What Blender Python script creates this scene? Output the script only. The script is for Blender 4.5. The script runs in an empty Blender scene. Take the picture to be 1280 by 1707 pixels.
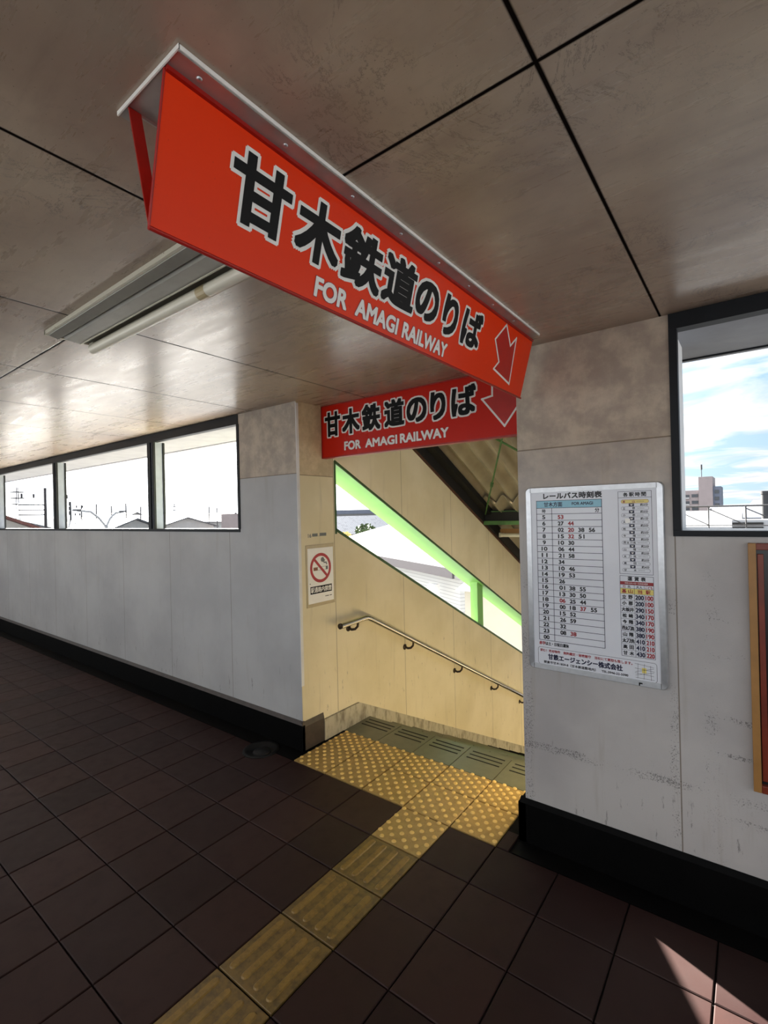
import bpy, math, random
from mathutils import Vector, Matrix
random.seed(7)
S = bpy.context.scene
COL = S.collection
R = math.radians

# ------------------------------------------------------------------ camera
cam_d = bpy.data.cameras.new('camera'); cam = bpy.data.objects.new('camera', cam_d); COL.objects.link(cam)
F = 807.78
cam_d.sensor_fit = 'HORIZONTAL'; cam_d.sensor_width = 36.0; cam_d.lens = 36.0 * F / 1280.0
cam_d.clip_start = 0.02; cam_d.clip_end = 3000
yaw, pit, rol = -0.6496, 0.0025, -0.0233
f = Vector((math.sin(yaw)*math.cos(pit), math.cos(yaw)*math.cos(pit), math.sin(pit)))
r = Vector((math.cos(yaw), -math.sin(yaw), 0)); u = r.cross(f)
r2 = math.cos(rol)*r + math.sin(rol)*u; u2 = -math.sin(rol)*r + math.cos(rol)*u
M = Matrix(((r2.x, u2.x, -f.x, 1.5956), (r2.y, u2.y, -f.y, -2.2105), (r2.z, u2.z, -f.z, 1.65), (0, 0, 0, 1)))
cam.matrix_world = M
S.camera = cam

# ------------------------------------------------------------------ view, sun, sky
S.view_settings.view_transform = 'Standard'
S.view_settings.look = 'None'
S.view_settings.gamma = 1.0
S.view_settings.use_curve_mapping = False
S.view_settings.exposure = 0.15
SUN_E, SKY_K = 52.0, 0.85
BACK_K = 1.9
travel = Vector((0.333, -0.139, -0.210)).normalized()
sun_d = bpy.data.lights.new('sun', 'SUN'); sun_d.energy = SUN_E; sun_d.angle = R(0.53); sun_d.color = (1.0, 0.95, 0.87)
sun = bpy.data.objects.new('sun', sun_d); COL.objects.link(sun)
sun.rotation_euler = travel.to_track_quat('-Z', 'Y').to_euler()
sun.location = (-8, 4, 9)

W = bpy.data.worlds.new('world'); S.world = W; W.use_nodes = True
nt = W.node_tree; nt.nodes.clear()
def wn(t, **k):
    n = nt.nodes.new(t)
    for a, b in k.items(): setattr(n, a, b)
    return n
def wl(a, b): nt.links.new(a, b)
def wmath(op, a, b=None, c=None):
    n = wn('ShaderNodeMath', operation=op)
    for i, v in enumerate((a, b, c)):
        if v is None: continue
        if isinstance(v, (int, float)): n.inputs[i].default_value = v
        else: wl(v, n.inputs[i])
    return n.outputs[0]
tc = wn('ShaderNodeTexCoord'); sep = wn('ShaderNodeSeparateXYZ'); wl(tc.outputs['Generated'], sep.inputs[0])
zz = wmath('MAXIMUM', sep.outputs[2], 0.0)
# clouds are laid out on a flat layer overhead: direction / height
den = wmath('ADD', zz, 0.10)
comb = wn('ShaderNodeCombineXYZ'); wl(wmath('DIVIDE', sep.outputs[0], den), comb.inputs[0]); wl(wmath('DIVIDE', sep.outputs[1], den), comb.inputs[1])
cn = wn('ShaderNodeTexNoise'); cn.inputs['Scale'].default_value = 1.25; cn.inputs['Detail'].default_value = 9; cn.inputs['Roughness'].default_value = 0.55
cn.inputs['Distortion'].default_value = 0.5
mp = wn('ShaderNodeMapping'); mp.inputs['Location'].default_value = (3.1, 1.7, 0); wl(comb.outputs[0], mp.inputs[0]); wl(mp.outputs[0], cn.inputs['Vector'])
# the haze round the sun
dot = wn('ShaderNodeVectorMath', operation='DOT_PRODUCT'); wl(tc.outputs['Generated'], dot.inputs[0]); dot.inputs[1].default_value = tuple(-travel)
sd = wmath('MAXIMUM', dot.outputs['Value'], 0.0)
cr = wn('ShaderNodeValToRGB'); cr.color_ramp.elements[0].position = 0.465; cr.color_ramp.elements[1].position = 0.60
wl(wmath('ADD', cn.outputs[0], wmath('ADD', wmath('MULTIPLY', wmath('POWER', sd, 2.0), 0.22), wmath('MULTIPLY', wmath('MAXIMUM', wmath('MULTIPLY', sep.outputs[1], -1.0), 0.0), 0.14))), cr.inputs[0])
blue = wn('ShaderNodeMix', data_type='RGBA'); wl(wmath('POWER', wmath('SUBTRACT', 1.0, zz), 4.0), blue.inputs[0])
blue.inputs[6].default_value = (0.28, 0.48, 0.74, 1); blue.inputs[7].default_value = (0.60, 0.79, 0.90, 1)
cm = wn('ShaderNodeMix', data_type='RGBA'); wl(cr.outputs[0], cm.inputs[0]); wl(blue.outputs[2], cm.inputs[6])
cr2 = wn('ShaderNodeValToRGB'); cr2.color_ramp.elements[0].position = 0.35; cr2.color_ramp.elements[0].color = (0.72, 0.76, 0.82, 1)
cr2.color_ramp.elements[1].position = 0.6; cr2.color_ramp.elements[1].color = (0.98, 0.98, 0.98, 1)
cn2 = wn('ShaderNodeTexNoise'); cn2.inputs['Scale'].default_value = 2.6; cn2.inputs['Detail'].default_value = 6; wl(mp.outputs[0], cn2.inputs['Vector']); wl(cn2.outputs[0], cr2.inputs[0])
wl(cr2.outputs[0], cm.inputs[7])
# sky behind the camera is boosted as added fill light for the interior
back = wmath('MAXIMUM', wmath('MULTIPLY', sep.outputs[1], -1.0), 0.0)
glow = wmath('ADD', wmath('ADD', wmath('MULTIPLY', wmath('POWER', sd, 3.0), 6.0), 1.0), wmath('MULTIPLY', wmath('POWER', back, 0.7), BACK_K))
bg = wn('ShaderNodeBackground'); wl(cm.outputs[2], bg.inputs[0]); wl(wmath('MULTIPLY', glow, SKY_K), bg.inputs[1])
ow = wn('ShaderNodeOutputWorld'); wl(bg.outputs[0], ow.inputs[0])

# ------------------------------------------------------------------ material helpers
def srgb(r_, g, b):
    def c(v):
        v /= 255.0
        return v/12.92 if v <= 0.04045 else ((v+0.055)/1.055)**2.4
    return (c(r_), c(g), c(b), 1)
class NM:
    def __init__(s, name):
        s.m = bpy.data.materials.new(name); s.m.use_nodes = True; s.t = s.m.node_tree
        s.p = s.t.nodes['Principled BSDF']; s._pos = None
    def n(s, t, **k):
        x = s.t.nodes.new(t)
        for a, b in k.items(): setattr(x, a, b)
        return x
    def link(s, a, b): s.t.links.new(a, b)
    def put(s, sock, v):
        if isinstance(v, bpy.types.NodeSocket): s.link(v, sock)
        else: sock.default_value = v
    def math(s, op, a, b=None, c=None, clamp=False):
        x = s.n('ShaderNodeMath', operation=op, use_clamp=clamp)
        for i, v in enumerate((a, b, c)):
            if v is not None: s.put(x.inputs[i], v)
        return x.outputs[0]
    @property
    def pos(s):
        if s._pos is None: s._pos = s.n('ShaderNodeNewGeometry')
        return s._pos.outputs['Position']
    def xyz(s):
        x = s.n('ShaderNodeSeparateXYZ'); s.link(s.pos, x.inputs[0]); return x.outputs
    def noise(s, scale, detail=4, rough=.55, stretch=(1, 1, 1), dist=0, off=(0, 0, 0)):
        mpn = s.n('ShaderNodeMapping'); mpn.inputs['Scale'].default_value = stretch; mpn.inputs['Location'].default_value = off; s.link(s.pos, mpn.inputs[0])
        x = s.n('ShaderNodeTexNoise'); x.inputs['Scale'].default_value = scale; x.inputs['Detail'].default_value = detail
        x.inputs['Roughness'].default_value = rough; x.inputs['Distortion'].default_value = dist
        s.link(mpn.outputs[0], x.inputs['Vector']); return x.outputs[0]
    def step(s, v, a, b):
        x = s.n('ShaderNodeMapRange', interpolation_type='SMOOTHSTEP'); s.put(x.inputs[0], v)
        x.inputs[1].default_value = a; x.inputs[2].default_value = b; x.inputs[3].default_value = 0; x.inputs[4].default_value = 1
        return x.outputs[0]
    def mix(s, fac, a, b, mode='MIX'):
        x = s.n('ShaderNodeMix', data_type='RGBA', blend_type=mode); s.put(x.inputs[0], fac); s.put(x.inputs[6], a); s.put(x.inputs[7], b); return x.outputs[2]
    def groove(s, c, off, period, half=.0022):
        # 1 on thin lines at off + k*period
        a = s.math('DIVIDE', s.math('SUBTRACT', c, off), period)
        d = s.math('MULTIPLY', s.math('ABSOLUTE', s.math('SUBTRACT', s.math('FRACT', s.math('ADD', a, 0.5)), 0.5)), period)
        return s.math('SUBTRACT', 1.0, s.step(d, half*.6, half*1.6))
    def line(s, c, at, half=.002):
        return s.math('SUBTRACT', 1.0, s.step(s.math('ABSOLUTE', s.math('SUBTRACT', c, at)), half*.6, half*1.6))
    def bump(s, h, strength=.3, dist=.004):
        x = s.n('ShaderNodeBump'); x.inputs['Strength'].default_value = strength; x.inputs['Distance'].default_value = dist
        s.put(x.inputs['Height'], h); s.link(x.outputs[0], s.p.inputs['Normal'])
    def fin(s, col=None, rough=None, metal=None, spec=None):
        if col is not None: s.put(s.p.inputs['Base Color'], col)
        if rough is not None: s.put(s.p.inputs['Roughness'], rough)
        if metal is not None: s.put(s.p.inputs['Metallic'], metal)
        if spec is not None: s.put(s.p.inputs['Specular IOR Level'], spec)
        return s.m
def simple(name, col, rough=.5, metal=0, var=.12, scale=30, bump=0, spec=.5):
    k = NM(name); n = k.noise(scale, 4)
    c2 = tuple(max(0, v*(1-var*2)) for v in col[:3]) + (1,)
    k.fin(k.mix(n, c2, tuple(min(1, v*(1+var)) for v in col[:3])+(1,)), rough, metal, spec)
    if bump: k.bump(n, bump, .002)
    return k.m

# ceiling: grimy painted panels, gloss worn into streaks
k = NM('ceiling_panel'); X = k.xyz()
big = k.noise(1.3, 6, .6); streak = k.noise(7, 6, .65, (.35, 2.2, 1)); fine = k.noise(60, 4, .7)
c = k.mix(k.step(big, .35, .68), srgb(158, 138, 121), srgb(192, 176, 155))
c = k.mix(k.math('MULTIPLY', k.step(streak, .5, .78), .32), c, srgb(118, 100, 88))
hair = k.math('ABSOLUTE', k.math('SUBTRACT', k.noise(3.2, 9, .75, (1, 1, 1), 1.4), .5))
hm = k.math('MULTIPLY', k.math('SUBTRACT', 1.0, k.step(hair, .001, .010)), k.step(k.noise(2.1, 3, .5, (1, 1, 1), 0, (5, 2, 0)), .46, .60))
c = k.mix(k.math('MULTIPLY', hm, .6), c, srgb(60, 50, 44))
gr = k.math('MAXIMUM', k.groove(X[0], 1.303, .91, .0046), k.groove(X[1], -1.345, 1.82, .0042))
c = k.mix(k.math('MULTIPLY', k.step(k.noise(170, 2), .70, .74), .6), c, srgb(70, 58, 50))
c = k.mix(gr, c, srgb(22, 17, 15))
spc = k.math('MULTIPLY', .72, k.math('SUBTRACT', 1.0, gr))
k.fin(c, k.math('ADD', .16, k.math('MULTIPLY', streak, .26)), 0, spc)
k.bump(k.math('SUBTRACT', k.math('ADD', k.math('MULTIPLY', streak, .35), k.math('MULTIPLY', fine, .2)), gr), .16, .003)
M_CEIL = k.m

def wall_mat(name, lo, hi, jx=None, jy=None, top=1.945, grey_drip=.3, speck=0, jamb=0):
    k = NM(name); X = k.xyz()
    n1 = k.noise(1.7, 5); drip = k.noise(16, 5, .6, (1, 1, .09)); fine = k.noise(220, 3, .7)
    c = k.mix(k.step(n1, .3, .7), lo, hi)
    c = k.mix(k.math('MULTIPLY', k.step(drip, .56, .76), grey_drip), c, srgb(150, 138, 118))
    # the band above the horizontal joint is older, browner paint
    up = k.step(X[2], top-.002, top+.002) if not speck else k.math('ADD', k.math('MULTIPLY', k.step(X[2], 1.45, top), .75), k.math('MULTIPLY', k.step(X[2], top-.002, top+.002), .25))
    if jamb: up = k.math('MULTIPLY', up, k.math('SUBTRACT', 1.0, k.step(X[1], .49, .50)))
    c = k.mix(k.math('MULTIPLY', up, .55), c, k.mix(k.step(k.noise(9, 6, .65), .35, .7), srgb(150, 122, 88), srgb(205, 182, 146)))
    # scuffs low on the wall
    low = k.math('SUBTRACT', 1.0, k.step(X[2], .25, .75))
    sc = k.math('MULTIPLY', k.step(k.noise(22, 6, .7, (1.6, 1.6, .35)), .62, .70), low)
    c = k.mix(k.math('MULTIPLY', sc, .6), c, srgb(84, 76, 72))
    c = k.mix(k.math('MULTIPLY', k.step(fine, .70, .75), .35), c, srgb(105, 96, 84))
    g = k.line(X[2], top, .0025)
    if jamb: g = k.math('MULTIPLY', g, k.math('SUBTRACT', 1.0, k.step(X[1], .49, .50)))
    if jx: g = k.math('MAXIMUM', g, k.groove(X[0], jx[0], jx[1], .0022))
    if jy: g = k.math('MAXIMUM', g, k.groove(X[1], jy[0], jy[1], .0022))
    c = k.mix(k.math('MULTIPLY', g, .75), c, srgb(104, 88, 66))
    if speck:
        # mildew specks along old tape lines
        nn = k.noise(170, 3, .8)
        wob = k.math('MULTIPLY', k.math('SUBTRACT', k.noise(6, 3), .5), .05)
        z = k.math('ADD', X[2], wob); xx = k.math('ADD', X[0], wob)
        def band(cc, at, w): return k.math('SUBTRACT', 1.0, k.step(k.math('ABSOLUTE', k.math('SUBTRACT', cc, at)), w*.3, w))
        b = band(z, .49, .035)
        for at, w in ((.40, .03), (.66, .018), (.80, .02), (1.05, .02), (1.19, .012)): b = k.math('MAXIMUM', b, k.math('MULTIPLY', band(z, at, w), k.step(X[0], 1.40, 1.46)))
        for at, w in ((1.45, .05), (.69, .045), (1.32, .03)): b = k.math('MAXIMUM', b, k.math('MULTIPLY', band(xx, at, w), .8))
        b = k.math('MULTIPLY', k.math('MULTIPLY', b, k.math('SUBTRACT', 1.0, k.step(z, 1.3, 1.5))), k.math('ADD', .45, k.math('MULTIPLY', .65, k.step(k.noise(5, 3), .42, .62))))
        thr = k.math('SUBTRACT', .74, k.math('MULTIPLY', b, .20))
        sp = k.math('GREATER_THAN', nn, thr)
        c = k.mix(k.math('MULTIPLY', sp, .65), c, srgb(70, 66, 64))
    k.fin(c, .62, 0, .4)
    k.bump(k.math('SUBTRACT', k.math('ADD', k.math('MULTIPLY', fine, .5), k.math('MULTIPLY', drip, .2)), g), .3, .003)
    return k.m
M_WALL = wall_mat('wall_paint_grey', srgb(176, 176, 176), srgb(192, 192, 191), jx=(-2.653, .912), grey_drip=.18)
M_WALLR = wall_mat('wall_paint_pillar', srgb(174, 170, 168), srgb(196, 192, 188), jx=(1.337, .912), grey_drip=.3, speck=1)
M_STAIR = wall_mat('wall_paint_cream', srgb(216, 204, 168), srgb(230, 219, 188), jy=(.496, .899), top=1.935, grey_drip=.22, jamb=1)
M_STAIRR = wall_mat('wall_paint_cream_low_bounce', srgb(176, 158, 122), srgb(190, 174, 136), jy=(.496, .899), top=1.935, grey_drip=.3, jamb=1)  # paint of this unseen wall darkened to cut bounced sunlight
M_BLACK = simple('black_tar_paint', srgb(9, 8, 8), .6, 0, .3, 8, .15, .12)
M_BASE = simple('black_baseboard', srgb(9, 9, 9), .6, 0, .3, 8, 0, .08)
M_BASE2 = simple('brown_black_tile', srgb(72, 62, 56), .5, 0, .3, 20)
M_FRAME = simple('dark_frame_paint', srgb(20, 24, 29), .5, 0, .25, 12, .1, .25)
M_POST = simple('blue_grey_post_paint', srgb(142, 150, 166), .45, 0, .15, 9)
M_REVEAL = simple('pale_grey_reveal', srgb(226, 226, 226), .6, 0, .12, 10)
M_EAVE = simple('grey_eave', srgb(146, 147, 152), .7, 0, .15, 6)
# floor tiles
k = NM('dark_brown_tile'); gi = k.n('ShaderNodeNewGeometry')
n = k.noise(14, 5); n2 = k.noise(1.1, 3)
c = k.mix(gi.outputs['Random Per Island'], srgb(42, 26, 25), srgb(58, 38, 35))
c = k.mix(k.math('MULTIPLY', k.step(n, .5, .75), .35), c, srgb(34, 25, 24)); c = k.mix(k.math('MULTIPLY', k.step(n2, .5, .75), .3), c, srgb(72, 60, 57))
k.fin(c, k.math('ADD', .42, k.math('MULTIPLY', n, .2)), 0, .2); k.bump(k.noise(90, 4), .12, .002); M_TILE = k.m
M_GROUT = simple('dark_grout', srgb(12, 9, 9), .9, 0, .3, 40, 0, .2)
def yellow(name, a, b, d, amt):
    k = NM(name); n = k.noise(26, 6, .7); n3 = k.noise(120, 3)
    c = k.mix(n3, a, b); c = k.mix(k.math('MULTIPLY', k.step(n, .42, .66), amt), c, d)
    k.fin(c, .42, 0, .45); k.bump(n3, .15, .001); return k.m
M_YEL = yellow('yellow_tactile', srgb(166, 138, 80), srgb(182, 150, 88), srgb(138, 112, 66), .5)
M_YDOT = yellow('lightened_yellow_dot', srgb(224, 188, 108), srgb(236, 204, 124), srgb(206, 168, 92), .4)  # dots coloured lighter than the slab, standing in for light on the relief
M_YELD = yellow('worn_yellow_tactile', srgb(116, 92, 46), srgb(128, 102, 52), srgb(78, 64, 40), .7)
M_YBAR = yellow('lightened_worn_yellow_bar', srgb(138, 108, 50), srgb(152, 120, 56), srgb(92, 74, 42), .6)  # worn bars, with a lighter colour painted in so their relief shows
M_NOSE = simple('grey_step_tile', srgb(112, 112, 92), .35, 0, .15, 16, .1)
M_SLOT = simple('black_grip_slot', srgb(14, 14, 12), .8, 0, .2, 40)
k = NM('grey_stucco_kerb'); n = k.noise(20, 5, .6, (1, 1, .4)); n2 = k.noise(150, 3)
k.fin(k.mix(k.step(n, .4, .7), srgb(186, 180, 160), srgb(138, 130, 112)), .8, 0, .3); k.bump(n2, .6, .004); M_KERB = k.m
# signs
def signred(name, a, b):
    k = NM(name); n = k.noise(2.3, 4); n2 = k.noise(90, 3)
    c = k.mix(n, a, b); c = k.mix(k.math('MULTIPLY', k.step(n2, .68, .75), .25), c, srgb(120, 30, 20))
    k.fin(c, k.math('ADD', .22, k.math('MULTIPLY', n, .15)), 0, .22); return k.m
M_RED = signred('orange_red_sign', srgb(232, 50, 6), srgb(240, 64, 12))
M_RED2 = signred('red_sign', srgb(196, 30, 14), srgb(208, 38, 18))
M_REDD = simple('deep_red_arrow', srgb(192, 30, 20), .3, 0, .1, 20)
M_LIP = simple('dark_red_edge', srgb(170, 28, 20), .35, 0, .15, 30)
M_INK = simple('black_lettering', srgb(10, 10, 11), .5, 0, .1, 30, 0, .2)
M_WHT = simple('white_lettering', srgb(240, 238, 232), .35, 0, .04, 30)
M_ALU = simple('brushed_aluminium', srgb(205, 207, 210), .32, .85, .12, 40)
M_GALV = simple('galvanised_plate', srgb(186, 184, 180), .35, .6, .2, 14)
M_STEEL = simple('stainless_steel', srgb(206, 200, 190), .16, 1.0, .08, 20)
M_BRKT = simple('tarnished_bracket', srgb(64, 52, 40), .35, .7, .25, 60)
M_PAPER = simple('glazed_notice_paper', srgb(226, 228, 234), .16, 0, .03, 10)
M_INKN = simple('navy_ink', srgb(30, 32, 62), .4, 0, .1, 40)
M_INKK = simple('black_ink', srgb(30, 30, 36), .4, 0, .1, 40)
M_INKR = simple('red_ink', srgb(160, 44, 50), .4, 0, .1, 40)
M_INKB = simple('light_blue_ink', srgb(140, 196, 214), .3, 0, .05, 40)
M_INKY = simple('yellow_ink', srgb(232, 214, 120), .3, 0, .05, 40)
M_INKDR = simple('dark_red_ink', srgb(150, 36, 40), .3, 0, .05, 40)
M_STICK = simple('white_sticker', srgb(246, 244, 238), .4, 0, .04, 20)
M_RING = simple('prohibition_red', srgb(176, 42, 40), .4, 0, .06, 30)
M_BROWN = simple('brown_ink', srgb(140, 84, 50), .4, 0, .1, 30)
M_GREYI = simple('grey_ink', srgb(112, 114, 110), .4, 0, .1, 30)
M_HOLD = simple('tan_acrylic_holder', srgb(196, 180, 142), .3, 0, .12, 14)
M_GREEN = NM('light_green_paint'); k = M_GREEN
c = k.mix(k.math('MULTIPLY', k.step(k.noise(28, 6, .75), .66, .68), k.step(k.noise(2.3, 3), .5, .62)), k.mix(k.noise(5), srgb(112, 170, 86), srgb(128, 184, 102)), srgb(30, 44, 24))
k.fin(c, .45); M_GREEN = k.m
M_GREEND = simple('dark_green_trim', srgb(66, 96, 50), .5, 0, .25, 24)
M_DKGRN = simple('sooty_green_steel', srgb(84, 128, 66), .6, 0, .4, 12)
M_SOOT = simple('sooty_black_steel', srgb(22, 20, 18), .7, 0, .3, 12)
M_RUST = simple('rusty_edge', srgb(92, 58, 38), .85, 0, .4, 40, .4)
k = NM('slate_corrugated_sheet'); n = k.noise(3, 6, .6); c = k.mix(n, srgb(128, 116, 98), srgb(196, 184, 156)); k.fin(c, .75, 0, .3); k.bump(k.noise(50), .3, .003); M_SLATE = k.m
k = NM('lamp_enamel'); n = k.noise(30, 6, .75); k.fin(k.mix(k.step(n, .62, .70), srgb(206, 202, 184), srgb(110, 84, 50)), .4, 0, .45); M_ENAM = k.m
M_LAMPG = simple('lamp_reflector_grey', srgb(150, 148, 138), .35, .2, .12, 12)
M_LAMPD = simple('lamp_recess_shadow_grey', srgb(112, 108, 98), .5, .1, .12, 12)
M_TUBE = simple('fluorescent_tube_glass', srgb(238, 234, 216), .25, 0, .05, 10)
M_WOOD = simple('tan_varnished_wood', srgb(168, 122, 66), .45, 0, .15, 14)
M_WOODR = simple('red_brown_wood', srgb(128, 50, 28), .4, 0, .3, 10)
M_BOARD = simple('dark_board_back', srgb(28, 26, 26), .3, 0, .2, 10)
M_IRON = simple('cast_iron_drain', srgb(20, 20, 20), .45, .3, .3, 40, .3)
# outside
def tiled(name, a, b, s1=3.3):
    k = NM(name); w = k.n('ShaderNodeTexWave', wave_type='BANDS', bands_direction='DIAGONAL'); w.inputs['Scale'].default_value = s1; w.inputs['Distortion'].default_value = 1.5
    k.link(k.pos, w.inputs['Vector']); sp = k.step(k.noise(4.5, 3, .6), .52, .62)
    k.fin(k.mix(k.math('MAXIMUM', k.math('MULTIPLY', w.outputs[1], .5), k.math('MULTIPLY', sp, .8)), a, b), .6); return k.m
M_KAWARA = tiled('pale_roof_tile', srgb(84, 86, 92), srgb(16, 17, 22), 2.2)
M_ROOFR = tiled('red_brown_roof', srgb(92, 50, 44), srgb(70, 38, 34), 2)
M_ROOFG = tiled('grey_roof_tile', srgb(104, 108, 116), srgb(64, 68, 78), 3)
k = NM('white_siding'); X = k.xyz(); k.fin(k.mix(k.math('MULTIPLY', k.groove(X[2], 0, .11, .008), .5), srgb(196, 196, 194), srgb(92, 94, 98)), .6); M_SIDING = k.m
M_FASCIA = simple('grey_fascia', srgb(66, 62, 66), .6, 0, .1, 4)
M_WHITEW = simple('white_house_wall', srgb(150, 150, 150), .7, 0, .08, 2)
M_BLUEW = simple('pale_blue_metal_wall', srgb(96, 122, 138), .6, 0, .1, 2)
M_WIN = simple('dark_window_glass', srgb(46, 50, 56), .15, 0, .2, 5)
M_CONC = simple('pink_grey_concrete', srgb(132, 122, 122), .8, 0, .1, 1)
M_CONCB = simple('blue_grey_concrete', srgb(88, 94, 108), .8, 0, .1, 1)
M_POLE = simple('grey_utility_pole', srgb(66, 66, 68), .7, 0, .15, 3)
M_DARKP = simple('dark_pole_paint', srgb(36, 38, 42), .6, 0, .2, 3)
M_WHITEP = simple('white_pole_paint', srgb(150, 152, 155), .5, 0, .05, 3)
M_GROUND = simple('pale_town_ground', srgb(98, 100, 103), .9, 0, .15, .2)
M_LEAF = simple('garden_leaf_green', srgb(58, 76, 38), .7, 0, .35, 3, .4)
M_LEAFY = simple('yellow_flower_foliage', srgb(206, 190, 120), .7, 0, .3, 4, .4)
M_HILL = simple('hazy_hill', srgb(66, 76, 86), .95, 0, .1, .02)

# ------------------------------------------------------------------ mesh helpers
class MB:
    def __init__(s): s.v = []; s.f = []; s.mi = []; s.cur = 0
    def m(s, i): s.cur = i; return s
    def poly(s, pts):
        b = len(s.v); s.v += [tuple(p) for p in pts]; s.f.append(tuple(range(b, b+len(pts)))); s.mi.append(s.cur); return s
    def raw(s, v, fs):
        b = len(s.v); s.v += [tuple(p) for p in v]
        for q in fs: s.f.append(tuple(i+b for i in q)); s.mi.append(s.cur)
        return s
    def box(s, x0, x1, y0, y1, z0, z1):
        v = [(x, y, z) for x in (x0, x1) for y in (y0, y1) for z in (z0, z1)]
        return s.raw(v, [(0, 1, 3, 2), (4, 6, 7, 5), (0, 4, 5, 1), (2, 3, 7, 6), (0, 2, 6, 4), (1, 5, 7, 3)])
    def obox(s, o, a, b, c):
        o, a, b, c = map(Vector, (o, a, b, c))
        v = [o + a*i + b*j + c*l for i in (0, 1) for j in (0, 1) for l in (0, 1)]
        return s.raw(v, [(0, 1, 3, 2), (4, 6, 7, 5), (0, 4, 5, 1), (2, 3, 7, 6), (0, 2, 6, 4), (1, 5, 7, 3)])
    def prism(s, pts, axis, a, b):
        def mk(p, t):
            if axis == 'x': return (t, p[0], p[1])
            if axis == 'y': return (p[0], t, p[1])
            return (p[0], p[1], t)
        n = len(pts); v = [mk(p, a) for p in pts] + [mk(p, b) for p in pts]
        fs = [tuple(range(n-1, -1, -1)), tuple(range(n, 2*n))] + [(i, (i+1) % n, n+(i+1) % n, n+i) for i in range(n)]
        return s.raw(v, fs)
    def tube(s, path, rad, n=12, cap=True):
        P = [Vector(p) for p in path]; rs = rad if isinstance(rad, (list, tuple)) else [rad]*len(P)
        rings = []; prev = None
        for i, p in enumerate(P):
            d = (P[min(i+1, len(P)-1)] - P[max(i-1, 0)]).normalized()
            if prev is None:
                a = d.orthogonal().normalized()
            else:
                a = (prev - d*prev.dot(d)).normalized()
            prev = a; b = d.cross(a)
            rings.append([p + (a*math.cos(2*math.pi*j/n) + b*math.sin(2*math.pi*j/n))*rs[i] for j in range(n)])
        v = [q for rg in rings for q in rg]; fs = []
        for i in range(len(P)-1):
            for j in range(n): fs.append((i*n+j, i*n+(j+1) % n, (i+1)*n+(j+1) % n, (i+1)*n+j))
        if cap: fs += [tuple(range(n-1, -1, -1)), tuple((len(P)-1)*n+j for j in range(n))]
        return s.raw(v, fs)
    def lathe(s, c, axis, prof, n=20):
        c = Vector(c); ax = Vector(axis).normalized(); a = ax.orthogonal().normalized(); b = ax.cross(a)
        v = []; fs = []
        for rr, h in prof:
            for j in range(n): v.append(c + ax*h + (a*math.cos(2*math.pi*j/n) + b*math.sin(2*math.pi*j/n))*rr)
        for i in range(len(prof)-1):
            for j in range(n): fs.append((i*n+j, i*n+(j+1) % n, (i+1)*n+(j+1) % n, (i+1)*n+j))
        fs += [tuple(range(n-1, -1, -1)), tuple((len(prof)-1)*n+j for j in range(n))]
        return s.raw(v, fs)
    def build(s, name, mats, parent=None, smooth=False, bevel=0):
        if not isinstance(mats, (list, tuple)): mats = [mats]
        me = bpy.data.meshes.new(name); o = bpy.data.objects.new(name, me); COL.objects.link(o)
        off = Vector((0, 0, 0)); q = parent
        while q is not None: off += q.location; q = q.parent
        base = None
        me.from_pydata([tuple(Vector(v)-off) for v in s.v], [], s.f)
        for m_ in mats: me.materials.append(m_)
        me.polygons.foreach_set('material_index', s.mi)
        me.validate(); me.update()
        if smooth:
            me.polygons.foreach_set('use_smooth', [True]*len(me.polygons))
            try: me.set_sharp_from_angle(angle=R(40))
            except Exception: pass
        if parent is not None: o.parent = parent
        if bevel:
            bv = o.modifiers.new('bevel', 'BEVEL'); bv.width = bevel; bv.segments = 2; bv.limit_method = 'ANGLE'
        return o
def tag(o, label=None, cat=None, group=None, kind=None):
    if label: o['label'] = label
    if cat: o['category'] = cat
    if group: o['group'] = group
    if kind: o['kind'] = kind
    return o
def thing(name, loc, label, cat, group=None):
    o = bpy.data.objects.new(name, None); COL.objects.link(o); o.location = loc; o.empty_display_size = .1
    return tag(o, label, cat, group)
def struct(o, label=None): return tag(o, label, kind='structure')

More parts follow.
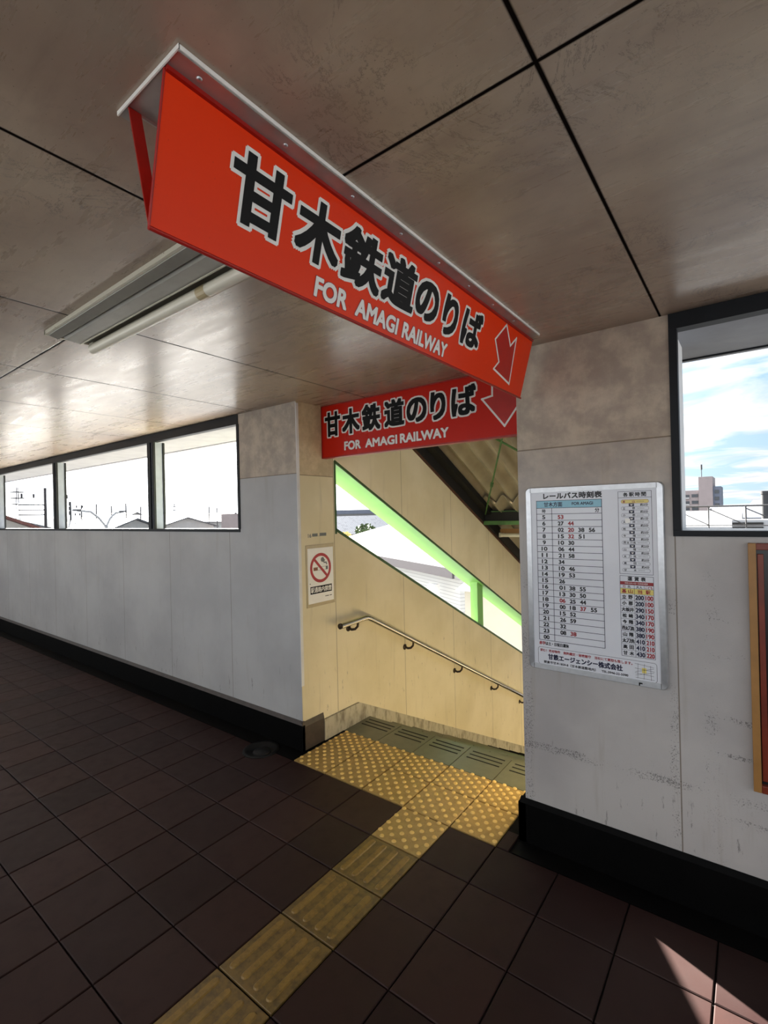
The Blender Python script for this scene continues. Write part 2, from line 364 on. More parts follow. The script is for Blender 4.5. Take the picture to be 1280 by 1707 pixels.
# flat writing: glyph outlines from the built-in font turned to mesh
_cache = {}
def glyph(body):
    if body not in _cache:
        c = bpy.data.curves.new('t', 'FONT'); c.body = body; c.size = 1; c.resolution_u = 4
        o = bpy.data.objects.new('t', c); COL.objects.link(o); bpy.context.view_layer.update()
        dg = bpy.context.evaluated_depsgraph_get(); me = bpy.data.meshes.new_from_object(o.evaluated_get(dg))
        v = [(p.co.x, p.co.y) for p in me.vertices]; fs = [tuple(p.vertices) for p in me.polygons]
        bpy.data.objects.remove(o); bpy.data.curves.remove(c); bpy.data.meshes.remove(me)
        _cache[body] = (v, fs)
    return _cache[body]
class Face:
    """a flat printed face: origin, right and up axes, normal"""
    def __init__(s, o, ux, uy):
        s.o, s.ux, s.uy = Vector(o), Vector(ux).normalized(), Vector(uy).normalized(); s.n = s.ux.cross(s.uy)
    def at(s, x, y, h=0): return s.o + s.ux*x + s.uy*y + s.n*h
    def text(s, mb, body, x0, x1, y0, y1, h, bold=0, nb=8, full=None):
        v, fs = glyph(body)
        ax, bx = min(p[0] for p in v), max(p[0] for p in v); ay, by = min(p[1] for p in v), max(p[1] for p in v)
        if full: ay, by = full
        sx, sy = (x1-x0)/(bx-ax), (y1-y0)/(by-ay)
        offs = [(0, 0)] + ([(bold*max(-1, min(1, 1.4*math.cos(2*math.pi*(i+.5)/nb))), bold*max(-1, min(1, 1.4*math.sin(2*math.pi*(i+.5)/nb)))) for i in range(nb)] if bold else [])
        for i, (dx, dy) in enumerate(offs):
            mb.raw([s.at(x0+(p[0]-ax)*sx+dx, y0+(p[1]-ay)*sy+dy, h+i*2e-5) for p in v], fs)
    def rect(s, mb, x0, x1, y0, y1, h): mb.poly([s.at(x0, y0, h), s.at(x1, y0, h), s.at(x1, y1, h), s.at(x0, y1, h)])
    def line(s, mb, p, q, w, h):
        p, q = Vector(p), Vector(q); d = (q-p).normalized(); nn = Vector((-d.y, d.x))*w/2; e = d*w/2
        mb.poly([s.at(*(a), h) for a in (p-e-nn, q+e-nn, q+e+nn, p-e+nn)])
    def frame(s, mb, x0, x1, y0, y1, w, h):
        for a, b in (((x0, y0), (x1, y0)), ((x1, y0), (x1, y1)), ((x1, y1), (x0, y1)), ((x0, y1), (x0, y0))): s.line(mb, a, b, w, h)
    def rrect(s, x0, x1, y0, y1, rad, n=6):
        out = []
        for cx, cy, a0 in ((x1-rad, y0+rad, -90), (x1-rad, y1-rad, 0), (x0+rad, y1-rad, 90), (x0+rad, y0+rad, 180)):
            for i in range(n+1): a = R(a0+90*i/n); out.append((cx+rad*math.cos(a), cy+rad*math.sin(a)))
        return out
    def outline(s, mb, pts, w, h, closed=True):
        for i in range(len(pts) if closed else len(pts)-1): s.line(mb, pts[i], pts[(i+1) % len(pts)], w, h + (i % 2)*1e-5)
    def fill(s, mb, pts, h): mb.poly([s.at(x, y, h) for x, y in pts])

YW = .131          # corridor face of the long wall
ZC = 2.452         # ceiling
XJ = -.94          # face of the stair wall
# ================================================================== SETTING
# floor tiles, real joint positions
xs = [-2.1187, -1.8228, -1.5277, -1.2129, -.9007, -.6071, -.3028, 0, .2986, .5584, .8616, 1.1555, 1.4604]
while xs[0] > -13: xs.insert(0, xs[0]-.2985)
while xs[-1] < 5: xs.append(xs[-1]+.3)
ys = [-1.4866, -1.184, -.8846, -.582, -.2886, 0]
while ys[0] > -3.2: ys.insert(0, ys[0]-.2975)
mb = MB()
def tile(mb, x0, x1, y0, y1, z=0.0, g=.0028, b=.003):
    x0 += g; x1 -= g; y0 += g; y1 -= g
    v = [(x0, y0, z-.02), (x1, y0, z-.02), (x1, y1, z-.02), (x0, y1, z-.02), (x0, y0, z-b), (x1, y0, z-b), (x1, y1, z-b), (x0, y1, z-b),
         (x0+b, y0+b, z), (x1-b, y0+b, z), (x1-b, y1-b, z), (x0+b, y1-b, z)]
    mb.raw(v, [(0, 1, 5, 4), (1, 2, 6, 5), (2, 3, 7, 6), (3, 0, 4, 7), (4, 5, 9, 8), (5, 6, 10, 9), (6, 7, 11, 10), (7, 4, 8, 11), (8, 9, 10, 11)])
mb.m(0)
for i in range(len(xs)-1):
    for j in range(len(ys)-1):
        if abs(xs[i]) < .01: continue
        tile(mb, xs[i], xs[i+1], ys[j], ys[j+1])
tile(mb, .5584, .625, 0, .15)
mb.m(1); mb.box(-13.5, 5.3, -3.4, .5316, -.12, -.008)
mb.m(2); mb.box(-13.5, -.905, .004, .30, -.008, -.001); mb.box(.640, 5.3, .004, .30, -.008, -.001); mb.box(-.94, -.902, .02, .53, -.008, -.0005)
struct(mb.build('floor', [M_TILE, M_GROUT, M_BLACK]), 'dark brown square floor tiles of the station corridor')

# long wall left of the opening
mb = MB()
mb.box(-13.5, XJ-.003, YW, .47, -.1, 1.535)
mb.box(-1.600, XJ-.003, YW, .47, 1.535, 2.60)
struct(mb.build('wall_left', M_WALL), 'long pale grey panelled wall below the ribbon windows')
mb = MB()
mb.box(.665, 5.3, YW, .47, -.1, 1.530); mb.box(.665, 1.334, YW, .47, 1.530, 2.60)
struct(mb.build('wall_right', M_WALLR), 'mildewed pale pillar and wall right of the stair opening')
# jamb skin and stair wall (cream)
def sill(y): return 1.515-.5015*(y-.527)
def head(y): return 2.061-.502*(y-.527)
def top(y): return 2.242-.5165*(y-1.62)
YE = 9.0
def stair_wall(x0, x1):
    m_ = MB()
    m_.prism([(.515, -.1), (.515, sill(.515)), (YE, sill(YE)), (YE, -7), (3, -7), (.84, -.1)], 'x', x0, x1)
    m_.prism([(.515, head(.515)), (YE, head(YE)), (YE, top(YE)), (.515, 2.80)], 'x', x0, x1)
    return m_
mb = stair_wall(XJ, XJ-.06)
mb.box(XJ-.06, XJ, YW+.003, .515, -.1, 2.80)
o = mb.build('wall_stairwell_left', M_STAIR); struct(o, 'cream stairwell wall with slanted opening and handrail')
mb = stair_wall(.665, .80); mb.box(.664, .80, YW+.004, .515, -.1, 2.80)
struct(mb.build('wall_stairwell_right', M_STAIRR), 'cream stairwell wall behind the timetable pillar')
# corridor's other side (behind the camera) with openings under the same roof
mb = MB(); mb.box(-13.5, 5.3, -3.6, -3.3, -.1, 1.0); mb.box(-13.5, 5.3, -3.6, -3.3, 2.40, 2.6)
for px in (-11.5, -8.5, -5.5, -2.5, .5, 3.5): mb.box(px, px+.14, -3.58, -3.32, 1.0, 2.4)
struct(mb.build('wall_back', M_WALL), 'corridor wall opposite the stairs')
mb = MB(); mb.box(5.1, 5.3, -3.3, YW-.02, -.1, .45)
struct(mb.build('wall_end_right', M_WALLR))
mb = MB(); mb.box(-13.6, -13.4, -3.3, .47, -.1, 2.6); struct(mb.build('wall_end_left', M_WALL))
mb = MB(); mb.box(-13.6, 5.3, -3.6, .50, ZC, ZC+.18)
struct(mb.build('ceiling', M_CEIL), 'grimy glossy ceiling panels with dark joints')
# eaves outside
mb = MB(); mb.box(-13.5, -1.602, YW+.03, .470, 2.392, 2.451); mb.box(1.336, 5.1, YW+.03, .470, 2.397, 2.451); mb.box(-13.6, -1.0, .471, .77, 2.395, 2.60); mb.box(-13.6, -1.0, .70, .712, 2.388, 2.3949)
mb.box(1.20, 5.3, .471, .77, 2.40, 2.60); mb.m(1); mb.box(1.20, 5.3, .700, .712, 2.392, 2.3999)
struct(mb.build('roof_eave', [M_EAVE, M_FRAME]), 'grey underside of the roof eave outside the windows')
# baseboards
mb = MB(); mb.box(-13.4, XJ+.012, YW-.014, YW+.01, -.001, .178); mb.m(1); mb.prism([(YW-.014, .178), (YW-.004, .206), (YW+.01, .206), (YW+.01, .178)], 'x', -13.4, XJ+.008)
struct(mb.build('baseboard_left', [M_BASE, M_BASE2]))
mb = MB(); mb.box(XJ-.01, XJ+.012, YW-.013, .332, -.001, .165); mb.prism([(XJ-.01, .165), (XJ+.012, .165), (XJ+.004, .20), (XJ-.01, .20)], 'y', YW-.01, .332)
struct(mb.build('baseboard_jamb', M_BASE2), 'short dark tiled base block round the corner')
mb = MB(); mb.box(.632, 5.1, YW-.016, YW+.01, -.001, .19); mb.box(.632, .67, YW-.016, .5, -.001, .19)
mb.prism([(YW-.016, .19), (YW-.004, .212), (YW+.01, .212), (YW+.01, .19)], 'x', .640, 5.1)
struct(mb.build('baseboard_right', M_BASE), 'tall black baseboard below the timetable')
# stuccoed kerb along the stair wall
def kz(y): return .148-.4996*(y-.729)
mb = MB(); mb.prism([(.333, -.02), (.333, .151), (.729, .148), (YE, kz(YE)), (YE, kz(YE)-.6), (.80, -.25), (.80, -.02)], 'x', XJ, XJ+.018)
struct(mb.build('trim_1', M_KERB), 'rough grey stucco kerb stepping down beside the stairs')
# thin trims at the corner of the wall
mb = MB(); mb.box(XJ-.002, XJ+.004, YW-.004, YW+.02, .45, 2.44)
struct(mb.build('trim_2', M_REVEAL), 'pale corner strip of the wall')
# stairs
TR, RS = .310, .155
st = MB(); n_st = 22
for i in range(n_st):
    y0 = .5316 + TR*i + (TR if i else 0) - (TR if i else 0); z = -RS*i
    st.box(-.922, .648, .5316+TR*i, .5316+TR*(i+1), z-.5, z-.006)
stairs = struct(st.build('stairs', M_GROUT), 'grey tiled stairs leading down from the landing')
nx = [-.922, -.603, -.300, -.005, .297, .597, .648]
for s_ in range(6):
    for a in range(5):
        x0, x1 = nx[a]+.003, nx[a+1]-.003; y0 = .5316+TR*s_; z = -RS*s_
        m_ = MB().m(0); m_.box(x0, x1, y0+.003, y0+TR+.004, z-.03, z-.0004)
        m_.m(1)
        for q in (.165, .212, .258): m_.box(x0+.035, x1-.028, y0+q, y0+q+.010, z-.0006, z+.0010)
        o = m_.build('nosing_tile', [M_NOSE, M_SLOT], stairs)
# ---- ribbon window left
w1 = MB(); w1.box(-13.4, -1.598, YW-.006, YW+.045, 2.375, 2.449); w1.box(-13.4, -1.598, YW-.006, YW+.04, 1.528, 1.552)
w1.box(-1.618, -1.592, YW-.007, YW+.045, 1.5525, 2.3745)
win1 = struct(w1.build('window_1', M_FRAME), 'ribbon of unglazed openings with dark frame left of the stairs')
for px in (-3.024, -5.40, -7.77, -10.1, -12.4):
    p = MB(); p.box(px, px+.055, YW-.003, YW+.015, 1.55, 2.376).box(px+.085, px+.12, YW-.003, YW+.015, 1.55, 2.376)
    p.m(1); p.box(px+.01, px+.11, YW+.01, YW+.105, 1.55, 2.376); p.m(0); p.box(px, px+.12, YW+.09, YW+.108, 1.55, 2.376)
    p.build('post', [M_FRAME, M_POST], win1)
p = MB(); p.box(-13.4, -1.6, YW+.04, .50, 1.53, 1.543); p.build('sill', M_REVEAL, win1)
# ---- window right
w2 = MB(); w2.box(1.332, 5.1, YW-.010, YW+.05, 2.385, 2.450); w2.box(1.332, 5.1, YW-.010, YW+.04, 1.526, 1.549); w2.box(1.332, 1.362, YW-.011, YW+.03, 1.5495, 2.3845)
win2 = struct(w2.build('window_2', M_FRAME), 'unglazed opening with thick black frame right of the timetable')
p = MB(); p.box(1.30, 1.347, .17, .468, 1.53, 2.40); p.build('reveal', M_REVEAL, win2)
p = MB(); p.box(1.34, 5.1, YW+.04, .50, 1.53, 1.545); p.build('sill', M_REVEAL, win2)
# ---- slanted opening in the stair wall
w3 = MB(); t_ = .022
for (fa, dz) in ((sill, 1), (head, -1)):
    w3.prism([(.515, fa(.515)), (YE, fa(YE)), (YE, fa(YE)+t_*dz*1.1), (.515, fa(.515)+t_*dz*1.1)] if dz > 0 else [(.515, fa(.515)+t_*dz*1.1), (YE, fa(YE)+t_*dz*1.1), (YE, fa(YE)), (.515, fa(.515))], 'x', XJ+.003, XJ-.004 if dz < 0 else XJ-.062)
w3.box(XJ-.062, XJ+.003, .505, .525, 1.50, 2.06)
win3 = struct(w3.build('window_3', M_GREEND), 'slanted unglazed opening edged in dark green above the handrail')
def bz(y): return 1.903-.4995*(y-.776)
p = MB(); y0_, y1_ = .50, 5.2
v = []
for yy in (y0_, y1_):
    v += [(XJ-.004, yy, head(yy)-.016), (XJ-.066, yy, head(yy)-.016), (-1.17, yy, bz(yy)), (-1.17, yy, bz(yy)+.22), (XJ-.066, yy, head(yy)+.10), (XJ-.066, yy, head(yy)-.002), (XJ-.004, yy, head(yy)-.002)]
n7 = 7
p.raw(v, [(i, (i+1) % n7, n7+(i+1) % n7, n7+i) for i in range(n7)] + [tuple(range(n7-1, -1, -1)), tuple(range(n7, 2*n7))]); p.build('beam', M_GREEN, win3)
p = MB(); p.box(-1.08, -1.004, 2.99, 3.135, -.2, 1.0)
p.box(-1.09, -1.00, 2.985, 3.0, -.2, 1.0); p.build('post', M_GREEN, win3)

# ================================================================== TACTILE PAVING
def dots(x0, x1, y0, y1, label, mat=M_YEL, group='dotted tactile tiles at the stair head'):
    r_ = thing('tactile_tile', ((x0+x1)/2, (y0+y1)/2, -.01), label, 'tactile tile', group)
    m_ = MB(); tile(m_, x0, x1, y0, y1, .0015, .0042, .002); m_.build('slab', mat, r_)
    m_ = MB(); nr = max(2, round((y1-y0)/.0725)); w_, h_ = x1-x0, y1-y0
    for ph, oy in ((0, 0), (1, 1)):
        for a in range(4):
            for b in range(4):
                fx = (.06+.25*a) if ph == 0 else (.185+.25*a); fy = (.21+.25*b) if ph == 0 else (.085+.25*b)
                cx, cy = x0+fx*w_, y0+fy*h_
                m_.lathe((cx, cy, .001), (0, 0, 1), [(.0130, 0), (.0124, .0028), (.0098, .0054), (.0050, .0068)], 16)
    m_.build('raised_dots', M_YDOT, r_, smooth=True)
cx_ = [-.9007, -.6071, -.3028, 0, .2986, .5584]
names = ['at the foot of the cream jamb', 'second from the jamb', 'in the middle of the row', 'fourth from the jamb', 'against the timetable pillar side']
for a in range(5):
    dots(cx_[a], cx_[a+1], 0, .2923, 'yellow dotted tactile tile, corridor-side row, %s' % names[a])
    dots(cx_[a], cx_[a+1], .2923, .5316, 'yellow dotted tactile tile touching the grey steps, %s' % names[a])
dots(0, .2986, -.2886, 0, 'lone yellow dotted tactile tile joining the bar strip to the rows')
bl = ['touching the lone dotted tile', 'second along the strip from the dotted tile', 'third along the strip from the dotted tile', 'cut by the lower edge of the photo']
yb = [-.2886, -.582, -.8846, -1.184, -1.4866, -1.784]
for b in range(5):
    y1, y0 = yb[b], yb[b+1]; x0, x1 = 0, .2986
    if b == 4: continue
    r_ = thing('tactile_tile', ((x0+x1)/2, (y0+y1)/2, -.01), 'worn yellow tactile tile with long bars, %s' % bl[b], 'tactile tile', 'barred tactile tiles leading to the stairs')
    m_ = MB(); tile(m_, x0, x1, y0, y1, .0015, .0042, .002); m_.build('slab', M_YELD, r_)
    m_ = MB()
    for q in range(4):
        cx = x0+.045+q*.0685; hw = .0165; ya, yb_ = y0+.022, y1-.022
        pts = [(cx+hw*math.cos(R(t)), yb_-hw+hw*math.sin(R(t))) for t in range(0, 181, 30)] + [(cx+hw*math.cos(R(t)), ya+hw+hw*math.sin(R(t))) for t in range(180, 361, 30)]
        n_ = len(pts); v = [(x, y, .001) for x, y in pts]+[(cx+(x-cx)*.72, (ya+yb_)/2+(y-(ya+yb_)/2)*.965, .0058) for x, y in pts]
        m_.raw(v, [(i, (i+1) % n_, n_+(i+1) % n_, n_+i) for i in range(n_)]+[tuple(range(n_, 2*n_))])
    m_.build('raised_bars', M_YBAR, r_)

# ================================================================== HANGING SIGN (V-shaped)
s1 = thing('hanging_sign', (.7275, -.87, ZC), 'large orange-red V-shaped direction sign hung under the ceiling across the corridor', 'sign')
m_ = MB(); m_.box(.652, .837, -1.757, -.012, ZC-.006, ZC-.001); m_.box(.618, .655, -1.757, -1.735, ZC-.006, ZC-.001); m_.box(.835, .838, -1.757, -.012, ZC-.011, ZC-.001); m_.box(.650, .653, -1.735, -.012, ZC-.011, ZC-.001)
m_.build('top_plate', M_GALV, s1)
m_ = MB(); m_.box(.8385, .841, -1.759, -.012, ZC-.009, ZC-.0005); m_.box(.618, .841, -1.7600, -1.7575, ZC-.009, ZC-.0005); tag(m_.build('edge_highlight', M_STICK, s1), 'painted white highlight along the edge of the top plate')  # white strip added to imitate a highlight on the plate edge
def vface(xt, sgn):
    a = Vector((xt, 0, ZC-.006)); b = Vector((.7275-.0075, 0, 2.187)); return a, b
TOPX, APX, APZ = .790, .7225, 2.187
m_ = MB()
m_.prism([(TOPX, ZC-.007), (APX, APZ), (APX-.0025, APZ+.001), (TOPX-.003, ZC-.007)], 'y', -1.755, .036)
m_.build('sign_face', M_RED, s1)
for ya in (-1.755, -.87, .012):
    m_ = MB(); m_.prism([(.655, ZC-.007), (APX-.001, APZ), (APX-.0035, APZ), (.652, ZC-.007)], 'y', ya, ya+.024); m_.build('support_strap', M_LIP, s1)
m_ = MB(); m_.tube([(APX+.001, -1.757, APZ-.002), (APX+.001, .037, APZ-.002)], .0045, 10)
m_.tube([(TOPX-.0015, -1.756, ZC-.01), (APX, -1.756, APZ)], .0025, 6)
m_.build('edge_bead', M_LIP, s1)
m_ = MB(); m_.box(TOPX-.004, TOPX+.006, -1.755, .03, ZC-.014, ZC-.006); m_.build('fixing_lip', M_LIP, s1)
for yy in (-1.703, -1.499, -1.280, -1.07, -.861, -.655, -.455, -.25):
    m_ = MB(); m_.lathe((.812, yy, ZC-.006), (0, 0, -1), [(.006, 0), (.0052, .002), (.0028, .0036)], 12); m_.build('rivet', M_ALU, s1, smooth=True)
tv = Vector((TOPX-APX, 0, ZC-.007-APZ)).normalized()
F1 = Face((APX, 0, APZ), (0, 1, 0), tv)
def sign_text(face, parent, glyphs, latin, arrow, k, z0):
    for ch, x0, x1, y0, y1 in glyphs:
        wo, bo = MB(), MB(); e = .0068*k
        face.text(wo, ch, x0+e, x1-e, y0+e, y1-e, z0+.0005, e+.0100*k, 16)
        face.text(bo, ch, x0+e, x1-e, y0+e, y1-e, z0+.0012, e, 12)
        o_ = wo.build('character_outline', M_WHT, parent); tag(o_, 'white outline of a big character')
        tag(bo.build('character', M_INK, parent), 'big black character')
    for w_, x0, x1, y0, y1 in latin:
        lo, lw = MB(), MB(); face.text(lo, w_, x0, x1, y0, y1, z0+.0005, .0048*k, 12); face.text(lw, w_, x0, x1, y0, y1, z0+.0010, .0030*k, 8)
        tag(lo.build('word_outline', M_INKDR, parent)); tag(lw.build('word', M_WHT, parent), 'small white Latin word')
    a1, a2 = MB(), MB(); face.fill(a1, arrow, z0+.0004); face.outline(a2, arrow, .011*k, z0+.0009)
    tag(a1.build('arrow', M_REDD, parent), 'deep red arrow'); tag(a2.build('arrow_outline', M_WHT, parent), 'white outline of the arrow')
g1 = [('甘', -1.602, -1.445, .088, .228), ('木', -1.425, -1.275, .088, .228), ('鉄', -1.265, -1.098, .088, .230), ('道', -1.090, -.925, .092, .230),
      ('の', -.920, -.785, .098, .218), ('り', -.750, -.650, .090, .222), ('ば', -.612, -.462, .092, .226)]
l1 = [('FOR', -1.338, -1.220, .018, .062), ('AMAGI', -1.180, -.985, .018, .062), ('RAILWAY', -.955, -.686, .018, .062)]
ar1 = [(-.261, .254), (-.336, .175), (-.262, .10), (-.297, .064), (-.118, .035), (-.142, .23), (-.186, .186)]
sign_text(F1, s1, g1, l1, ar1, .8, .0003)
# second sign over the opening
s2 = thing('overhead_sign', (-.14, .40, 2.26), 'flat red direction sign filling the head of the stair opening', 'sign')
m_ = MB(); m_.box(-.938, .66, .386, .42, 2.072, 2.449); m_.build('sign_panel', M_RED2, s2)
m_ = MB(); m_.box(-.938, .66, .380, .425, 2.064, 2.073); m_.box(-.940, -.934, .380, .42, 2.066, 2.449); m_.box(-.938, .66, .380, .386, 2.444, 2.451); tag(m_.build('edge_strip', M_LIP, s2))
F2 = Face((0, .386, 0), (1, 0, 0), (0, 0, 1))
g2 = [('甘', -.905, -.752, 2.218, 2.398), ('木', -.735, -.570, 2.218, 2.398), ('鉄', -.550, -.388, 2.220, 2.402), ('道', -.355, -.192, 2.222, 2.402),
      ('の', -.174, -.020, 2.226, 2.384), ('り', .006, .116, 2.220, 2.396), ('ば', .155, .322, 2.222, 2.402)]
l2 = [('FOR', -.716, -.568, 2.108, 2.166), ('AMAGI', -.522, -.256, 2.108, 2.163), ('RAILWAY', -.228, .130, 2.108, 2.164)]
ar2 = [(.424, 2.425), (.422, 2.309), (.358, 2.299), (.493, 2.127), (.628, 2.299), (.562, 2.309), (.562, 2.425)]
sign_text(F2, s2, g2, l2, ar2, 1.0, .0003)

# ================================================================== CEILING LAMP
lp = thing('ceiling_lamp', (-.17, -1.33, ZC), 'old unlit fluorescent batten with chipped cream rim on the ceiling behind the big sign', 'lamp')
X0, X1 = -.765, .46
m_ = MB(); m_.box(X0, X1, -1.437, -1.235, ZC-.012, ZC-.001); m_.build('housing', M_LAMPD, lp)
m_ = MB(); m_.box(X0, X1, -1.441, -1.430, ZC-.016, ZC-.001); m_.box(X0, X0+.010, -1.441, -1.232, ZC-.018, ZC-.001); m_.box(X1-.010, X1, -1.441, -1.232, ZC-.018, ZC-.001); m_.build('rim', M_ENAM, lp)
m_ = MB(); m_.prism([(-1.430, ZC-.014), (-1.428, ZC-.018), (-1.392, ZC-.026), (-1.390, ZC-.012), (-1.430, ZC-.011)], 'x', X0+.01, X1-.01); m_.build('reflector', M_LAMPG, lp)
m_ = MB(); m_.prism([(-1.383, ZC-.012), (-1.372, ZC-.026), (-1.312, ZC-.030), (-1.306, ZC-.012)], 'x', X0+.03, X1-.03)
m_.m(1); m_.box(X0+.03, X1-.03, -1.316, -1.310, ZC-.032, ZC-.027); m_.build('ballast_cover', [M_LAMPG, M_ENAM], lp)
m_ = MB(); m_.tube([(X0+.015, -1.256, ZC-.034), (X1-.015, -1.256, ZC-.034)], .0225, 16); m_.build('tube', M_TUBE, lp, smooth=True)
for xa in (X0+.012, X1-.05): m_ = MB(); m_.box(xa, xa+.038, -1.272, -1.232, ZC-.045, ZC-.010); m_.build('lamp_holder', M_ENAM, lp)
m_ = MB(); m_.tube([(.10, -1.256, ZC-.034), (.15, -1.256, ZC-.034)], .0232, 16); tag(m_.build('label_sticker', M_HOLD, lp), 'brown peeling sticker')

# ================================================================== HANDRAIL
hr = thing('handrail', (-.87, .48, .80), 'stainless steel handrail with small brackets running down the cream stair wall', 'handrail')
def hz(y): return .822-.5115*(y-.782)
m_ = MB(); path = [(-.862, .455, .815), (-.862, .60, .819), (-.862, .72, .825), (-.862, .765, .824), (-.862, .80, .811)] + [(-.862, y, hz(y)) for y in (.9, 2, 3.5, 5.5, 8.0)]
m_.tube(path, .0205, 20); m_.build('rail', M_STEEL, hr, smooth=True)
m_ = MB(); m_.tube([(-.862, .442, .815), (-.862, .448, .815), (-.862, .462, .8155)], [.012, .0215, .0217], 20); tag(m_.build('end_cap', M_BRKT, hr, smooth=True), 'dark end cap')
for i, yy in enumerate((.66, 1.42, 2.32, 3.20, 4.06, 4.95)):
    zt = (.82 if yy < .78 else hz(yy)); b = zt-.062
    m_ = MB(); m_.lathe((XJ, yy-.03, b), (1, 0, 0), [(.026, 0), (.026, .005), (.014, .010), (.011, .014)], 16)
    m_.tube([(XJ+.006, yy-.03, b), (XJ+.035, yy-.028, b-.008), (XJ+.058, yy-.015, b-.004), (XJ+.074, yy-.003, b+.016), (-.862, yy, zt-.014)], [.0105, .0105, .010, .0095, .0095], 10)
    m_.build('bracket', M_BRKT, hr, smooth=True)

# ================================================================== NO SMOKING SIGN
ns = thing('no_smoking_sign', (XJ, .335, 1.2), 'white no smoking notice in a tan holder on the cream jamb', 'sign')
m_ = MB(); m_.box(XJ, XJ+.006, .193, .482, .985, 1.432); m_.build('holder', M_HOLD, ns, bevel=.002)
m_ = MB(); m_.box(XJ+.005, XJ+.0075, .206, .468, 1.010, 1.408); m_.build('sheet', M_STICK, ns)
F3 = Face((XJ+.0075, 0, 0), (0, 1, 0), (0, 0, 1)); cy, cz = .335, 1.262
def ringpts(cx, cz_, ra): return [(cx+ra*math.cos(2*math.pi*i/48), cz_+ra*math.sin(2*math.pi*i/48)) for i in range(48)]
m_ = MB(); o1, i1 = ringpts(cy, cz, .108), ringpts(cy, cz, .086)
for i in range(48): j = (i+1) % 48; m_.poly([F3.at(*p, .0006) for p in (o1[i], o1[j], i1[j], i1[i])])
F3.line(m_, (cy-.066, cz+.066), (cy+.066, cz-.066), .020, .0009); m_.build('prohibition_ring', M_RING, ns)
m_ = MB(); F3.rect(m_, cy-.074, cy-.032, cz-.018, cz+.006, .0005); tag(m_.build('cigarette', M_BROWN, ns), 'brown filter end')
m_ = MB(); F3.frame(m_, cy-.032, cy+.056, cz-.017, cz+.006, .002, .0005); F3.rect(m_, cy+.052, cy+.074, cz-.018, cz+.008, .0005)
sm = [(cy+.062, cz+.022), (cy+.058, cz+.034), (cy+.036, cz+.036), (cy+.030, cz+.046), (cy+.040, cz+.052)]
F3.outline(m_, sm, .010, .0005, False); F3.fill(m_, ringpts(cy+.020, cz+.058, .018), .0004); m_.build('cigarette', M_GREYI, ns)
m_ = MB(); F3.rect(m_, .226, .448, 1.078, 1.132, .0005); F3.rect(m_, .375, .415, 1.046, 1.051, .0005); F3.rect(m_, .422, .446, 1.046, 1.051, .0005); F3.rect(m_, .222, .228, 1.150, 1.158, .0005); m_.build('black_band', M_INK, ns)
m_ = MB()
for i, ch in enumerate('駅通路内禁煙'): F3.text(m_, ch, .232+.0355*i, .232+.0355*i+.032, 1.087, 1.124, .0009, .0007, 4)
m_.build('lettering', M_STICK, ns)
# faded stencil on the jamb above it
m_ = MB(); FJ = Face((XJ+.0004, 0, 0), (0, 1, 0), (0, 0, 1))
FJ.text(m_, '16', .222, .252, 1.487, 1.513, .0004, .0012, 6); FJ.rect(m_, .262, .318, 1.492, 1.514, .0004); FJ.rect(m_, .326, .332, 1.492, 1.497, .0004); FJ.rect(m_, .338, .408, 1.493, 1.516, .0004)
tag(m_.build('stencilled_mark', M_GREYI), 'small grey stencilled mark on the cream jamb above the no smoking notice', 'marking')

# ================================================================== TIMETABLE
tt = thing('timetable_board', (1.006, YW, 1.315), 'framed timetable with fare table in an aluminium frame on the mildewed pillar', 'timetable')
FT = Face((0, YW-.0215, 0), (1, 0, 0), (0, 0, 1)); tx0, tx1, tz0, tz1 = .710, 1.303, .880, 1.757
m_ = MB(); o1 = FT.rrect(tx0, tx1, tz0, tz1, .022); i1 = FT.rrect(tx0+.026, tx1-.026, tz0+.026, tz1-.026, .004)
yb_, yf_ = YW-.001, YW-.028; n_ = len(o1)
v = [(x, yb_, z) for x, z in o1]+[(x, yf_+.006, z) for x, z in o1]+[(x+(1.006-x)*.012, yf_, z+(1.318-z)*.008) for x, z in o1]+[(x, yf_+.002, z) for x, z in i1]+[(x, yf_+.008, z) for x, z in i1]
fs = []
for q in range(4):
    for i in range(n_): j = (i+1) % n_; fs.append((q*n_+i, q*n_+j, (q+1)*n_+j, (q+1)*n_+i))
m_.raw(v, fs); m_.build('frame', M_ALU, tt)
m_ = MB(); m_.box(tx0+.02, tx1-.02, YW-.0215, YW-.004, tz0+.02, tz1-.02); m_.build('paper', M_PAPER, tt)
for cx, cz_ in ((tx0+.026, tz1-.003), (tx1-.026, tz1-.003), (tx0+.026, tz0+.003), (tx1-.026, tz0+.003)):
    m_ = MB(); m_.box(cx-.0007, cx+.0007, YW-.0285, YW-.02, min(cz_, cz_+(.022 if cz_ < 1.3 else -.022)), max(cz_, cz_+(.022 if cz_ < 1.3 else -.022)))
    m_.build('corner_joint', M_FRAME, tt)
K, RD, NV, BL, YL, DR, WH = MB(), MB(), MB(), MB(), MB(), MB(), MB(); h1, h2 = .0004, .0009
FT.text(K, 'レールバス時刻表', .798, 1.060, 1.699, 1.727, h1, .0014, 6)
FT.rect(BL, .763, 1.059, 1.656, 1.691, h1)
FT.text(NV, '甘木方面', .800, .885, 1.662, 1.684, h2, .0006, 4); FT.text(NV, 'FOR AMAGI', .930, 1.022, 1.668, 1.681, h2, .0005, 4)
zr = [1.691, 1.656] + [1.628-.0303*i for i in range(21)]
for z in zr: FT.line(NV, (.763, z), (1.059, z), .0022, h2)
for x, za in ((.763, 1.691), (.836, 1.656), (1.059, 1.691)): FT.line(NV, (x, za), (x, zr[-1]), .0022, h2)
FT.text(K, '時', .790, .806, 1.633, 1.651, h1, .0005, 4); FT.text(K, '分', 1.030, 1.048, 1.633, 1.652, h1, .0005, 4)
